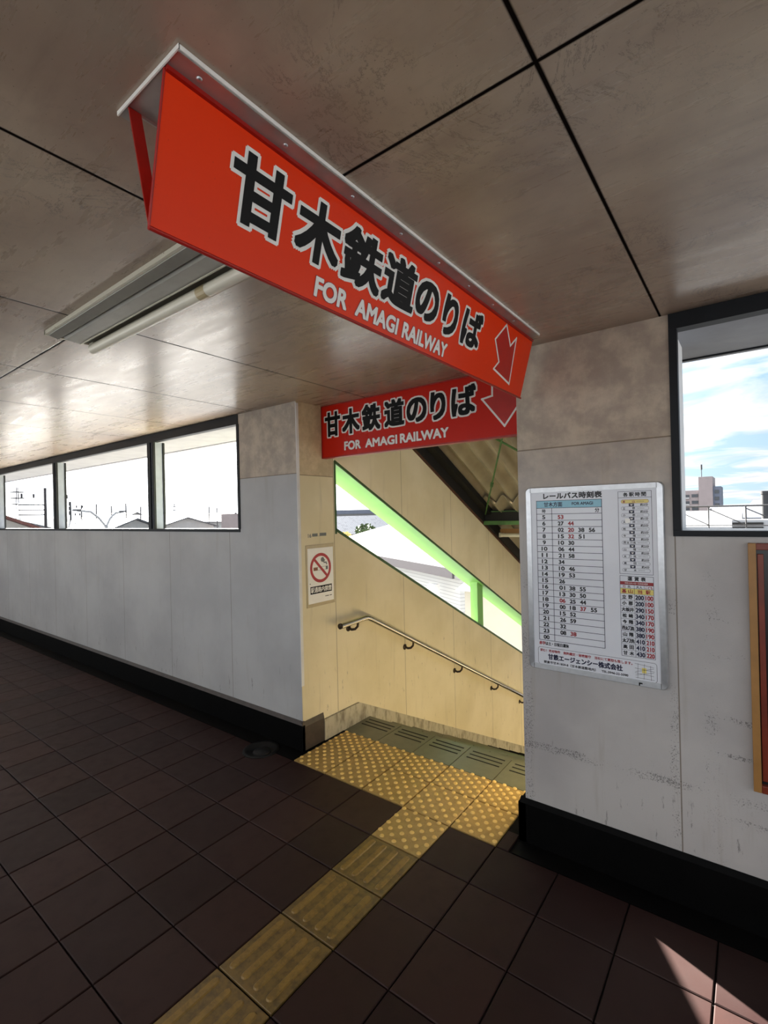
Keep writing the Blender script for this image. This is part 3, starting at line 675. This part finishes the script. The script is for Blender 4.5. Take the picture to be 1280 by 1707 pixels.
tbl = ['5:-53', '6:27 -44', '7:02 -20 38 56', '8:15 -32 51', '9:10 30', '10:06 44', '11:21 58', '12:34', '13:10 46', '14:19 53', '15:26', '16:01 38 55', '17:13 30 50', '18:-06 25 44', '19:00 18 -37 55', '20:15 52', '21:26 59', '22:32', '23:08 -38', '00:']
for i, row in enumerate(tbl):
    h_, ms = row.split(':'); zc = 1.628-.0303*i-.0152; hw = .0065*len(h_)
    FT.text(K, h_, .797-hw, .797+hw, zc-.0088, zc+.0088, h1, .0011, 6)
    for q, mm in enumerate(ms.split()):
        tgt = RD if mm[0] == '-' else K; xx = .864+.0462*q
        FT.text(tgt, mm.strip('-'), xx, xx+.025, zc-.0088, zc+.0088, h1, .0011, 6)
FT.text(RD, '赤字', .762, .790, .999, 1.015, h1, .0007, 4); FT.text(K, 'は土・日祝日運休', .792, .900, .999, 1.015, h1, .0007, 4)
FT.outline(K, FT.rrect(.755, 1.262, .904, .987, .012), .0014, h1)
FT.text(RD, '求む！売却物件　無料鑑定・秘密厳守　当社にて買取も致します。', .765, 1.168, .966, .979, h1, .0004, 4)
FT.text(NV, '甘鉄エージェンシー株式会社', .803, 1.128, .932, .958, h1, .0012, 6)
FT.text(K, '朝倉市甘木1859-8（甘木鉄道敷地内）　TEL.0946-22-5090', .782, 1.150, .911, .924, h1, .0004, 4)
for a, b in (((1.178, .975), (1.250, .968)), ((1.178, .955), (1.252, .950)), ((1.178, .935), (1.250, .930)), ((1.180, .915), (1.252, .914)), ((1.190, .976), (1.188, .912)), ((1.215, .978), (1.212, .912)), ((1.238, .972), (1.240, .912)), ((1.18, .94), (1.25, .962)), ((1.18, .925), (1.25, .945))): FT.line(K, a, b, .0012, h1)
FT.rect(YL, 1.205, 1.222, .938, .960, h1*.5)
# station times
FT.frame(NV, 1.127, 1.257, 1.361, 1.720, .0016, h1); FT.line(NV, (1.127, 1.693), (1.257, 1.693), .0016, h1)
for i, ch in enumerate('各駅時間'): FT.text(K, ch, 1.148+.0235*i, 1.166+.0235*i, 1.698, 1.715, h1, .0008, 4)
stn = ['基山', '立野', '小郡', '大板井', '松崎', '今隈', '西太刀洗', '山隈', '太刀洗', '高田', '甘木']
rom = ['KIYAMA', 'TATENO', 'OGORI', 'OITAI', 'MATSUZAKI', 'IMAGUMA', 'NISHITACHIARAI', 'YAMAGUMA', 'TACHIARAI', 'TAKATA', 'AMAGI']
mins = [3, 5, 1, 3, 3, 2, 2, 2, 3, 4]
for i, nm in enumerate(stn):
    zc = 1.676-.0298*i; rp = FT.rrect(1.139, 1.246, zc-.0075, zc+.0075, .0073)
    if i == 0: FT.fill(YL, rp, h1*.6); FT.outline(DR, rp, .0012, h1)
    else: FT.outline(NV, rp, .0009, h1)
    w_ = .048; n_ = len(nm)
    for q, ch in enumerate(nm):
        xx = 1.150+(w_-.010)*q/max(1, n_-1); FT.text(DR if i == 0 else K, ch, xx-.005, xx+.005, zc-.005, zc+.005, h1, .0003, 4)
    FT.text(K, rom[i], 1.200, 1.200+min(.038, .0035*len(rom[i])+.008), zc-.0018, zc+.0018, h1)
    if i < 10:
        za = zc-.0149; FT.rect(NV, 1.169, 1.190, za-.0062, za+.0062, h1); FT.fill(WH, [(1.1735, za+.0025), (1.1795, za-.004), (1.1855, za+.0025)], h2)
        FT.text(K, '約%d分' % mins[i], 1.214, 1.243, za-.0055, za+.0055, h1, .0003, 4)
# fare table
FT.frame(NV, 1.127, 1.257, 1.002, 1.352, .0016, h1)
for i, ch in enumerate('運賃表'): FT.text(K, ch, 1.158+.026*i, 1.175+.026*i, 1.332, 1.349, h1, .0008, 4)
FT.rect(DR, 1.127, 1.257, 1.314, 1.328, h1)
FT.text(WH, '令和元年十月一日改定運賃', 1.145, 1.235, 1.3175, 1.3245, h2)
zf = [1.314, 1.298] + [1.274-.0272*i for i in range(11)]
for z in zf: FT.line(NV, (1.127, z), (1.257, z), .0013, h1)
FT.line(NV, (1.183, 1.314), (1.183, 1.002), .0013, h2); FT.line(NV, (1.221, 1.314), (1.221, 1.298), .0013, h2); FT.line(NV, (1.221, 1.274), (1.221, 1.002), .0013, h2)
FT.text(RD, '行', 1.138, 1.149, 1.300, 1.311, h1, .0003, 4); FT.text(K, '先', 1.157, 1.168, 1.300, 1.311, h1, .0003, 4); FT.text(K, '大人', 1.190, 1.214, 1.300, 1.311, h1, .0003, 4); FT.text(RD, 'こども', 1.225, 1.253, 1.300, 1.311, h1, .0003, 4)
FT.rect(YL, 1.128, 1.256, 1.275, 1.297, h1*.5)
for ch, xx in (('基', 1.134), ('山', 1.159), ('当', 1.196), ('駅', 1.227)): FT.text(DR, ch, xx, xx+.017, 1.278, 1.294, h1, .0006, 4)
fare = [(200, 100), (200, 100), (290, 150), (340, 170), (340, 170), (380, 190), (380, 190), (410, 210), (410, 210), (430, 220)]
for i, (a, b) in enumerate(fare):
    zc = 1.274-.0272*i-.0136; nm = stn[i+1]; n_ = len(nm); gw = {2: .016, 3: .0155, 4: .0125}[n_]
    for q, ch in enumerate(nm):
        xx = (1.131 if n_ > 2 else 1.134) + ((.048 if n_ > 2 else .041)-gw)*q/(n_-1); FT.text(K, ch, xx, xx+gw, zc-.0082, zc+.0082, h1, .0008, 4)
    FT.text(NV, str(a), 1.1865, 1.2180, zc-.0090, zc+.0090, h1, .0011, 6); FT.text(RD, str(b), 1.2255, 1.2540, zc-.0090, zc+.0090, h1, .0010, 6)
for mbx, mt, nm in ((K, M_INKK, 'black_print'), (RD, M_INKR, 'red_print'), (NV, M_INKN, 'navy_print'), (BL, M_INKB, 'blue_header'), (YL, M_INKY, 'yellow_print'), (DR, M_INKDR, 'dark_red_print'), (WH, M_STICK, 'white_print')):
    mbx.build(nm, mt, tt)
m_ = MB(); m_.box(1.1535, 1.173, YW-.0235, YW-.0215, 1.583, 1.602); tag(m_.build('patch_sticker', M_STICK, tt), 'small blank white patch stuck on the route list')
m_ = MB(); FT2 = Face((0, YW-.0290, 0), (1, 0, 0), (0, 0, 1)); m_.box(1.193, 1.207, YW-.030, YW-.0275, .892, .897); m_.box(1.193, 1.197, YW-.030, YW-.0275, .884, .897); m_.build('latch', M_INK, tt)

# ================================================================== NOTICE CASE at right edge
nb = thing('notice_case', (1.95, YW, 1.03), 'wooden framed notice case cut off by the right edge of the photo', 'notice board')
for xa in (1.579, 2.376): m_ = MB(); m_.box(xa, xa+.025, YW-.030, YW, .556, 1.503); m_.build('side_frame', M_WOOD, nb, bevel=.002)
for bb in ((1.604, 2.376, YW-.030, YW, 1.478, 1.503), (1.604, 2.376, YW-.030, YW, .556, .585), (1.607, 1.626, YW-.022, YW, .60, 1.462), (2.35, 2.372, YW-.022, YW, .60, 1.462)): m_ = MB(); m_.box(*bb); tag(m_.build('inner_frame', M_WOODR, nb, bevel=.002), 'red-brown inner frame')
m_ = MB(); m_.box(1.604, 2.376, YW-.010, YW-.001, .56, 1.49); m_.build('backing', M_BOARD, nb)

# ================================================================== FLOOR DRAIN
dr = thing('floor_drain', (-1.20, -.03, 0), 'round black iron floor drain at the foot of the grey wall near the corner', 'drain')
m_ = MB(); m_.lathe((-1.20, -.03, 0), (0, 0, 1), [(.128, -.004), (.128, .003), (.118, .006), (.104, .006), (.098, .001), (.0, .001)], 32); m_.build('rim', M_IRON, dr, smooth=True)
m_ = MB(); m_.lathe((-1.165, -.05, .0), (0, 0, 1), [(.062, 0), (.060, .010), (.045, .016), (.0, .017)], 24); m_.build('cap', M_IRON, dr, smooth=True)

# ================================================================== STAIR ROOF
def rz(y): return 1.72-.5165*(y-3.1)
def corr(x0, x1, ya, yb_, dz, pitch=.20, amp=.048):
    m_ = MB(); nseg = 8; n_ = int((x1-x0)/pitch*nseg)
    for lay in (0, .008):
        v = []; 
        for i in range(n_+1):
            x = x0+(x1-x0)*i/n_; a = amp*math.cos(2*math.pi*(x-x0)/pitch)
            for yy in (ya, yb_): v.append((x, yy, rz(yy)+dz+a+lay))
        m_.raw(v, [(2*i, 2*i+1, 2*i+3, 2*i+2) for i in range(n_)])
    b = 0; N = 2*(n_+1)
    for i in range(n_):
        for e in (0, 1): m_.f.append((2*i+e, 2*i+2+e, N+2*i+2+e, N+2*i+e)); m_.mi.append(0)
    return m_
roof = struct(corr(-1.02, .82, .45, 3.16, .0).build('stair_roof', M_SLATE, smooth=True), 'corrugated sheet roof sloping down over the stairs')
p_ = corr(-1.02, .82, 2.9, 9, -.055); p_.build('lower_sheet', M_SLATE, roof, smooth=True)
m_ = MB(); m_.prism([(.50, top(.50)+.01), (3.12, top(3.12)+.01), (3.12, rz(3.12)-.045), (.5, rz(.5)-.045)], 'x', -.99, -.925); m_.prism([(.50, rz(.50)-.12), (3.12, rz(3.12)-.12), (3.12, rz(3.12)-.05), (.5, rz(.5)-.05)], 'x', -.93, -.84); m_.prism([(3.12, top(3.12)+.01), (9, top(9)+.01), (9, rz(9)-.10), (3.12, rz(3.12)-.10)], 'x', -.99, -.90); m_.build('edge_beam', M_SOOT, roof)
m_ = MB(); m_.prism([(.52, 2.795), (YE, top(YE)-.005), (YE, top(YE)+.020), (.52, 2.825)], 'x', XJ-.075, XJ+.012); tag(m_.build('edge_flashing', M_RUST, roof), 'rusty flashing along the top of the wall')
m_ = MB(); m_.box(-.93, .66, 3.08, 3.17, 1.53, 1.66); m_.m(1); m_.box(-.93, .66, 3.05, 3.20, 1.485, 1.53); m_.box(-.93, .66, 3.06, 3.19, 1.635, 1.645); m_.build('cross_beam', [M_SOOT, M_DKGRN], roof)
m_ = MB(); m_.tube([(-.90, 3.04, 1.61), (-.17, 1.86, 2.255)], .008, 8); m_.tube([(-.17, 1.86, 2.255), (.62, .62, 2.92)], .008, 8); m_.tube([(-.53, 2.44, 1.935), (-.565, 2.50, 1.905)], .016, 8)
m_.tube([(-.88, .66, 2.88), (-.17, 1.86, 2.262), (.62, 3.08, 1.62)], .010, 8); m_.build('brace_rod', M_DKGRN, roof)
sl = thing('stair_lamp', (-.2, 3.45, 1.40), 'fluorescent lamp with rusty housing hanging under the stair roof beam', 'lamp')
m_ = MB(); m_.box(-.86, .36, 3.36, 3.46, 1.375, 1.425); m_.build('housing', M_WOOD, sl)
m_ = MB(); m_.tube([(-.85, 3.345, 1.350), (.35, 3.345, 1.350)], .022, 12); m_.build('tube', M_TUBE, sl, smooth=True)
for xa in (-.86, .34): m_ = MB(); m_.box(xa, xa+.02, 3.32, 3.44, 1.325, 1.38); m_.build('lamp_holder', M_ENAM, sl)
for xa in (-.6, .1): m_ = MB(); m_.tube([(xa, 3.41, 1.42), (xa, 3.41, 1.47)], .008, 8); m_.build('hanger', M_SOOT, sl)

# ================================================================== OUTSIDE
GZ = -6.0
m_ = MB(); m_.box(-900, 500, .8, 1400, GZ-.2, GZ); m_.box(-900, -14.2, -300, .8, GZ-.2, GZ); m_.box(-14.2, 500, -300, .8, GZ-.2, GZ)
struct(m_.build('ground', M_GROUND), 'pale town ground far below the corridor')
m_ = MB(); pr = []
hx = [(-900, 200), (-760, 300), (-640, 420), (-508, 500), (-380, 640), (-200, 760), (0, 820), (200, 860)]
for i in range(len(hx)-1):
    (xa, ya), (xb, yb2) = hx[i], hx[i+1]
    for q in range(6):
        t0, t1 = q/6, (q+1)/6
        h0 = 1.5+3.5*abs(math.sin((i+t0)*2.1))+2*math.sin((i+t0)*5.3); h1_ = 1.5+3.5*abs(math.sin((i+t1)*2.1))+2*math.sin((i+t1)*5.3)
        pa = (xa+(xb-xa)*t0, ya+(yb2-ya)*t0); pb = (xa+(xb-xa)*t1, ya+(yb2-ya)*t1)
        m_.poly([(pa[0], pa[1], GZ), (pb[0], pb[1], GZ), (pb[0]*1.06, pb[1]*1.06, h1_+1), (pa[0]*1.06, pa[1]*1.06, h0+1)])
        m_.poly([(pa[0]*1.06, pa[1]*1.06, h0+1), (pb[0]*1.06, pb[1]*1.06, h1_+1), (pb[0]*1.2, pb[1]*1.2, GZ), (pa[0]*1.2, pa[1]*1.2, GZ)])
struct(m_.build('distant_hills', M_HILL), 'low hazy hills on the horizon')

def house(name, c, L, Wd, zeave, zridge, ang, wall, roofm, label, cat='house', over=.5, group=None, fascia=True, windows=True):
    """gabled house: ridge along its local x axis"""
    h = thing(name, (c[0], c[1], GZ), label, cat, group); ca, sa = math.cos(R(ang)), math.sin(R(ang))
    def W3(x, y, z): return (c[0]+x*ca-y*sa, c[1]+x*sa+y*ca, z)
    m_ = MB(); a, b = L/2, Wd/2
    v = [W3(x, y, z) for x in (-a, a) for (y, z) in ((-b, GZ), (b, GZ), (b, zeave), (0, zridge-.15), (-b, zeave))]
    m_.raw(v, [(0, 1, 2, 3, 4), (9, 8, 7, 6, 5), (0, 4, 9, 5), (1, 6, 7, 2), (4, 3, 8, 9), (3, 2, 7, 8)]); m_.build('walls', wall, h)
    m_ = MB(); a2, b2 = a+over, b+over; sl_ = (zridge-zeave)/b; ze = zeave-sl_*over+.08
    for s_ in (-1, 1):
        top4 = [W3(-a2, s_*b2, ze), W3(a2, s_*b2, ze), W3(a2, 0, zridge), W3(-a2, 0, zridge)]
        bot4 = [(x, y, z-.14) for x, y, z in top4]
        m_.raw(top4+bot4, [(0, 1, 2, 3), (7, 6, 5, 4), (0, 4, 5, 1), (1, 5, 6, 2), (2, 6, 7, 3), (3, 7, 4, 0)])
    m_.build('roof', roofm, h)
    if fascia:
        m_ = MB()
        for s_ in (-1, 1): m_.raw([W3(x, s_*y, z) for x in (-a2-.02, a2+.02) for y in (b2+.01, b2+.09) for z in (ze-.26, ze+.03)], [(0, 1, 3, 2), (4, 6, 7, 5), (0, 4, 5, 1), (2, 3, 7, 6), (0, 2, 6, 4), (1, 5, 7, 3)])
        m_.build('gutter', M_FASCIA, h)
    if windows:
        for s_ in (-1, 1):
            for wx in (-L*.27, L*.22):
                m_ = MB(); m_.raw([W3(wx+x, s_*(b+y), z) for x in (-.7, .7) for y in (-.02, .03) for z in (zeave-2.2, zeave-1.0)], [(0, 1, 3, 2), (4, 6, 7, 5), (0, 4, 5, 1), (2, 3, 7, 6), (0, 2, 6, 4), (1, 5, 7, 3)]); m_.build('window', M_WIN, h)
    return h
# house with the broad tiled roof, seen through the slanted opening. near eave runs (-12.5,14.7) -> (-5.2,10.2)
dirx = Vector((7.3, -4.0)).normalized(); ang = math.degrees(math.atan2(dirx.y, dirx.x)); nrm = Vector((-dirx.y, dirx.x))
Lh, Wh = 13.0, 8.0; ctr = Vector((-5.35, 10.25)) - dirx*(Lh/2+.5) + nrm*(Wh/2+.5)
hh = house('tiled_house', (ctr.x, ctr.y), Lh, Wh, .0, 1.0, ang, M_SIDING, M_KAWARA, 'white sided house with broad pale tiled roof and grey gutter, seen through the slanted opening', windows=False)
e_ = Vector((-6.45, 11.05)); m_ = MB(); pz = -.62
m_.box(e_.x-.14, e_.x+.14, e_.y-.32, e_.y-.04, pz-.5, pz); m_.build('wall_vent', M_REVEAL, hh)
m_ = MB(); q0 = Vector((-5.35, 10.25)) - dirx*.5 + nrm*.5; 
# neighbour with the dark little window
m_ = MB(); m_.box(-3.42, -3.24, 7.52, 7.62, -1.45, -.95)
nb3 = thing('white_annex', (-2.6, 8.6, GZ), 'white rendered annex wall with a narrow dark window beyond the green post', 'house')
a_ = MB(); a_.box(-3.62, -1.4, 7.6, 9.8, GZ, -.1); a_.build('walls', M_WHITEW, nb3); a_ = MB(); a_.prism([(7.4, -.12), (10.0, -.12), (8.7, .25)], 'x', -3.75, -1.3); a_.build('roof', M_ROOFG, nb3)
m_.build('window', M_WIN, nb3)
house('blue_shed', (-23.5, 26.5), 5.0, 4.5, .35, 1.5, 70, M_BLUEW, M_ROOFG, 'pale blue metal shed beyond the tiled roof', 'shed', windows=False)
house('neighbour_house', (-14.5, 36), 10, 6, -.1, .9, -25, M_WHITEW, M_KAWARA, 'second pale tiled roof just behind the broad tiled roof')
house('gabled_house', (-32, 42), 9, 7, -.2, 1.3, 20, M_WHITEW, M_ROOFG, 'grey gabled house behind the blue shed')
def far_block(name, x, y, w, d, z1, ang, mat, label, cat='building', rows=0):
    h = thing(name, (x, y, GZ), label, cat); ca, sa = math.cos(R(ang)), math.sin(R(ang))
    def W3(a, b, z): return (x+a*ca-b*sa, y+a*sa+b*ca, z)
    m_ = MB(); m_.raw([W3(a, b, z) for a in (-w/2, w/2) for b in (-d/2, d/2) for z in (GZ, z1)], [(0, 1, 3, 2), (4, 6, 7, 5), (0, 4, 5, 1), (2, 3, 7, 6), (0, 2, 6, 4), (1, 5, 7, 3)]); m_.build('walls', mat, h)
    for r_ in range(rows):
        zt = z1-.9-r_*2.9
        if zt < GZ+1: break
        m_ = MB(); m_.raw([W3(a, b, z) for a in (-w*.46, w*.46) for b in (-d/2-.06, -d/2+.02) for z in (zt-1.2, zt)], [(0, 1, 3, 2), (4, 6, 7, 5), (0, 4, 5, 1), (2, 3, 7, 6), (0, 2, 6, 4), (1, 5, 7, 3)]); m_.build('window_row', M_WIN, h)
    return h
far_block('factory_building', -80, 90, 40, 14, 2.6, 42, M_CONCB, 'long blue-grey building on the horizon beyond the blue shed', rows=2)
far_block('low_warehouse', -52, 62, 26, 10, 1.2, 40, M_WHITEW, 'low white warehouse in front of the long blue-grey building', rows=1)
far_block('grey_tower_house', -47, 32.6, 2.2, 2.2, 2.0, 30, M_CONC, 'narrow brown-grey block at the right end of the left window')
# ribbon-window view
house('red_roof_house', (-31.5, 4.7), 8, 8, .45, 2.25, 0, M_WHITEW, M_ROOFR, 'red-brown roofed house at the far left of the ribbon windows')
for (x, y, L_, W_, ze, zr_, a_, lb) in ((-56, 31, 9, 6, .7, 1.75, -20, 'pale hipped roof nearest in the window next to the stair opening'), (-50, 19.5, 8, 6, .7, 1.75, 15, 'pale roof under the forked lamp column'),
        (-72, 30, 9, 7, 1.0, 2.2, 60, 'grey roof right of the forked lamp column'), (-46, 11.0, 7, 5, .9, 1.7, -10, 'low pale roof right of the blue-grey second post'), (-80, 49, 12, 8, 1.0, 2.5, 35, 'far grey roof left of the brown-grey block'),
        (-70, 13, 10, 7, 1.1, 2.4, 5, 'far roof behind the first utility pole'), (-100, 42, 14, 8, 1.3, 3.0, 10, 'farthest long roof below the hills')):
    house('distant_house', (x, y), L_, W_, ze, zr_, a_, M_WHITEW, M_KAWARA, lb, windows=False, fascia=False, group='houses in the ribbon window view')
def pole(name, x, y, ztop, label, arms, mat=M_DARKP, rad=.10, ins=True, dirv=(.26, -.96)):
    p_ = thing(name, (x, y, GZ), label, 'utility pole'); m_ = MB(); m_.tube([(x, y, GZ), (x, y, ztop)], [rad*1.25, rad*.8], 10); m_.build('mast', mat, p_, smooth=True)
    for z, half, side in arms:
        m_ = MB(); a0 = -half if side != 1 else 0; a1 = half if side != -1 else 0
        m_.tube([(x+dirv[0]*a0*-1, y+dirv[1]*a0*-1, z), (x-dirv[0]*-a1, y-dirv[1]*-a1, z)], .05, 6)
        if ins:
            for t in (a0, a0*.5, a1*.5, a1):
                if abs(t) > .1: m_.tube([(x+dirv[0]*t, y+dirv[1]*t, z-.05), (x+dirv[0]*t, y+dirv[1]*t, z+.22)], .07, 6)
        m_.build('crossarm', mat, p_)
pole('utility_pole', -36.5, 10.06, 3.9, 'tallest dark utility pole with many crossarms, in the far left opening', [(3.25, 1.5, 0), (2.75, 1.7, -1), (2.42, 1.7, -1), (2.1, 1.7, -1)])
pole('utility_pole', -54.8, 18.2, 3.6, 'utility pole right of the second window post', [(3.0, 1.3, 0), (2.2, 1.0, 0)])
for i, (x, y, zt) in enumerate(((-60, 19.5, 3.2), (-60, 21.2, 3.4), (-60, 22.8, 3.5), (-60, 24.5, 3.3), (-60, 26.2, 3.6), (-60, 28.0, 3.2), (-62, 39.0, 3.2), (-66, 43, 3.1))):
    tag(pole('line_mast', x, y, zt, 'slim overhead line mast among the row along the railway', [(zt-.5, .5, 0)], M_POLE, .09, False) or bpy.context.scene.collection.objects[-1])
for o in list(COL.objects):
    if o.name.startswith('line_mast'): o['group'] = 'overhead line masts along the railway'; o['category'] = 'mast'
def mast(name, x, y, zt, label, w=1.2):
    t_ = thing(name, (x, y, GZ), label, 'pylon'); m_ = MB()
    for sx in (-1, 1):
        for sy in (-1, 1): m_.tube([(x+sx*w, y+sy*w, GZ), (x+sx*w*.25, y+sy*w*.25, zt)], .14, 5)
    m_.build('legs', M_POLE, t_); m_ = MB()
    for z in (zt-2.5, zt-6, zt-9.5): m_.box(x-2.6, x+2.6, y-2.6, y+2.6, z-.25, z+.25)
    m_.build('crossarms', M_POLE, t_)
mast('pylon', -330, 91, 21, 'far pylon high in the leftmost opening'); mast('pylon', -430, 241, 15, 'smaller far pylon next to the third window post')
fl = thing('lamp_column', (-44.4, 17.25, GZ), 'white forked double street lamp column in the middle opening', 'street lamp')
m_ = MB(); m_.tube([(-44.4, 17.25, GZ), (-44.4, 17.25, 1.1)], .16, 10)
for s_, dy, zt in ((-1, -2.3, 2.5), (1, 1.5, 2.35)): m_.tube([(-44.4, 17.25, 1.0), (-44.4, 17.25+dy*.25, 1.8), (-44.4, 17.25+dy*.55, zt-.12), (-44.4, 17.25+dy, zt)], .10, 8)
m_.build('column', M_WHITEP, fl, smooth=True)
for dy, zt in ((-2.3, 2.5), (1.5, 2.35)):
    m_ = MB(); m_.box(-44.55, -44.25, 17.25+dy-.35, 17.25+dy+.25, zt-.05, zt+.1); m_.build('lamp_head', M_POLE, fl)
# bush and flowers by the blue shed
def bush(name, c, rr, mat, label, seed):
    rnd = random.Random(seed); b_ = thing(name, (c[0], c[1], GZ), label, 'shrub'); m_ = MB()
    for i in range(260):
        d = Vector((rnd.gauss(0, 1), rnd.gauss(0, 1), rnd.gauss(0, 1))).normalized()*rr*rnd.uniform(.6, 1.0); p = Vector(c)+Vector((d.x, d.y, d.z*.8))
        a = Vector((rnd.gauss(0, 1), rnd.gauss(0, 1), rnd.gauss(0, 1))).normalized()*.13; e = a.orthogonal().normalized()*.09
        m_.poly([p-a, p+e, p+a, p-e])
    m_.build('foliage', mat, b_); m_ = MB(); m_.tube([(c[0], c[1], GZ), (c[0], c[1], c[2]-rr*.3)], .08, 6); m_.build('trunk', M_BROWN, b_)
bush('garden_tree', (-18.8, 22.6, .42), .72, M_LEAF, 'round green garden tree top showing above the tiled roof', 3)
bush('flowering_tree', (-19.4, 21.2, .10), .45, M_LEAFY, 'small pale yellow tree top left of the round green tree', 4)
# right window view
ap = thing('apartment_block', (-9, 150, GZ), 'grey apartment block with tall stair tower and antenna in the right window', 'building')
m_ = MB(); m_.box(-15.0, -9.3, 147, 158, GZ, 5.7); m_.build('main_wing', M_CONC, ap)
m_ = MB(); m_.box(-9.3, -6.3, 146.5, 158, GZ, 9.1); m_.build('stair_tower', M_CONC, ap)
m_ = MB(); m_.box(-6.3, -4.6, 147, 158, GZ, 6.5); m_.build('side_wing', M_CONCB, ap)
for z in (4.9, 3.2, 1.5, -.2):
    m_ = MB(); m_.box(-14.9, -11.4, 146.9, 147.1, z-1.0, z-.3); m_.box(-10.9, -9.5, 146.9, 147.1, z-1.0, z-.2); m_.build('window', M_WIN, ap)
    m_ = MB(); m_.box(-14.9, -11.4, 146.4, 147.0, z-1.35, z-1.0); m_.build('balcony', M_WHITEW, ap)
    m_ = MB(); m_.box(-5.9, -5.0, 146.9, 147.1, z-.2, z+.7); m_.build('window', M_WIN, ap)
m_ = MB(); m_.tube([(-8.65, 147.2, 9.1), (-8.65, 147.2, 12.2)], .10, 6); m_.tube([(-8.65, 147.2, 11.0), (-8.65, 147.2, 12.3)], .22, 8); m_.build('antenna', M_POLE, ap)
wr = thing('white_roof_hall', (-1.5, 39, GZ), 'hall with low white metal roof in front of the apartment block', 'building')
m_ = MB(); m_.box(-9, .6, 38, 48, GZ, .15); m_.build('walls', M_WHITEW, wr); m_ = MB(); m_.prism([(37.5, .2), (43, 1.25), (48.5, .2), (48.5, .05), (43, 1.1), (37.5, .05)], 'x', -9.4, 1.0); m_.build('roof', M_WHITEP, wr)
rl = thing('platform_railing', (1.6, 6.8, GZ), 'grey steel railing with diagonal braces outside the right window', 'railing')
m_ = MB(); m_.tube([(.55, 6.75, 1.64), (4.6, 6.85, 1.63)], .012, 8); m_.tube([(.55, 6.75, 1.345), (4.6, 6.85, 1.34)], .008, 8); m_.build('rail', M_POLE, rl)
for xx in (.60, 1.06, 1.52, 1.98, 2.44, 2.9, 3.4): m_ = MB(); m_.tube([(xx, 6.76, GZ), (xx, 6.76, 1.64)], .010, 6); m_.build('baluster', M_POLE, rl)
for xa, xb in ((.60, 1.06), (1.06, 1.52), (1.52, 1.98), (1.98, 2.44)): m_ = MB(); m_.tube([(xa, 6.76, 1.60), (xb, 6.76, 1.35)], .008, 6); m_.build('diagonal_brace', M_POLE, rl)
ch = thing('chimney_pipe', (2.1, 27.8, GZ), 'dark vertical pipe standing at the right edge of the right window', 'chimney'); m_ = MB(); m_.tube([(2.1, 27.8, GZ), (2.1, 27.8, 2.15)], .16, 12); m_.tube([(2.1, 27.8, 2.15), (2.1, 27.8, 2.3)], .19, 12); m_.build('pipe', M_DARKP, ch, smooth=True)
sh = thing('louvred_shelter', (1.4, 22.9, GZ), 'low shelter with dark horizontal slats below the pipe', 'shelter'); m_ = MB(); m_.box(.9, 2.2, 22.9, 24.5, GZ, 1.02); m_.build('walls', M_WHITEP, sh)
for z in (.92, .74, .56): m_ = MB(); m_.box(.92, 1.95, 22.84, 22.92, z-.10, z); m_.build('slat', M_SOOT, sh)
for (x, y, L_, W_, ze, zr_, a_, lb) in ((4, 70, 12, 9, .3, 1.6, 10, 'pale roof right of the apartment block'), (9, 95, 14, 9, .8, 2.4, -15, 'farther pale roof right of the apartment block')):
    house('distant_house', (x, y), L_, W_, ze, zr_, a_, M_WHITEW, M_ROOFG, lb, windows=False, fascia=False, group='houses in the right window view')
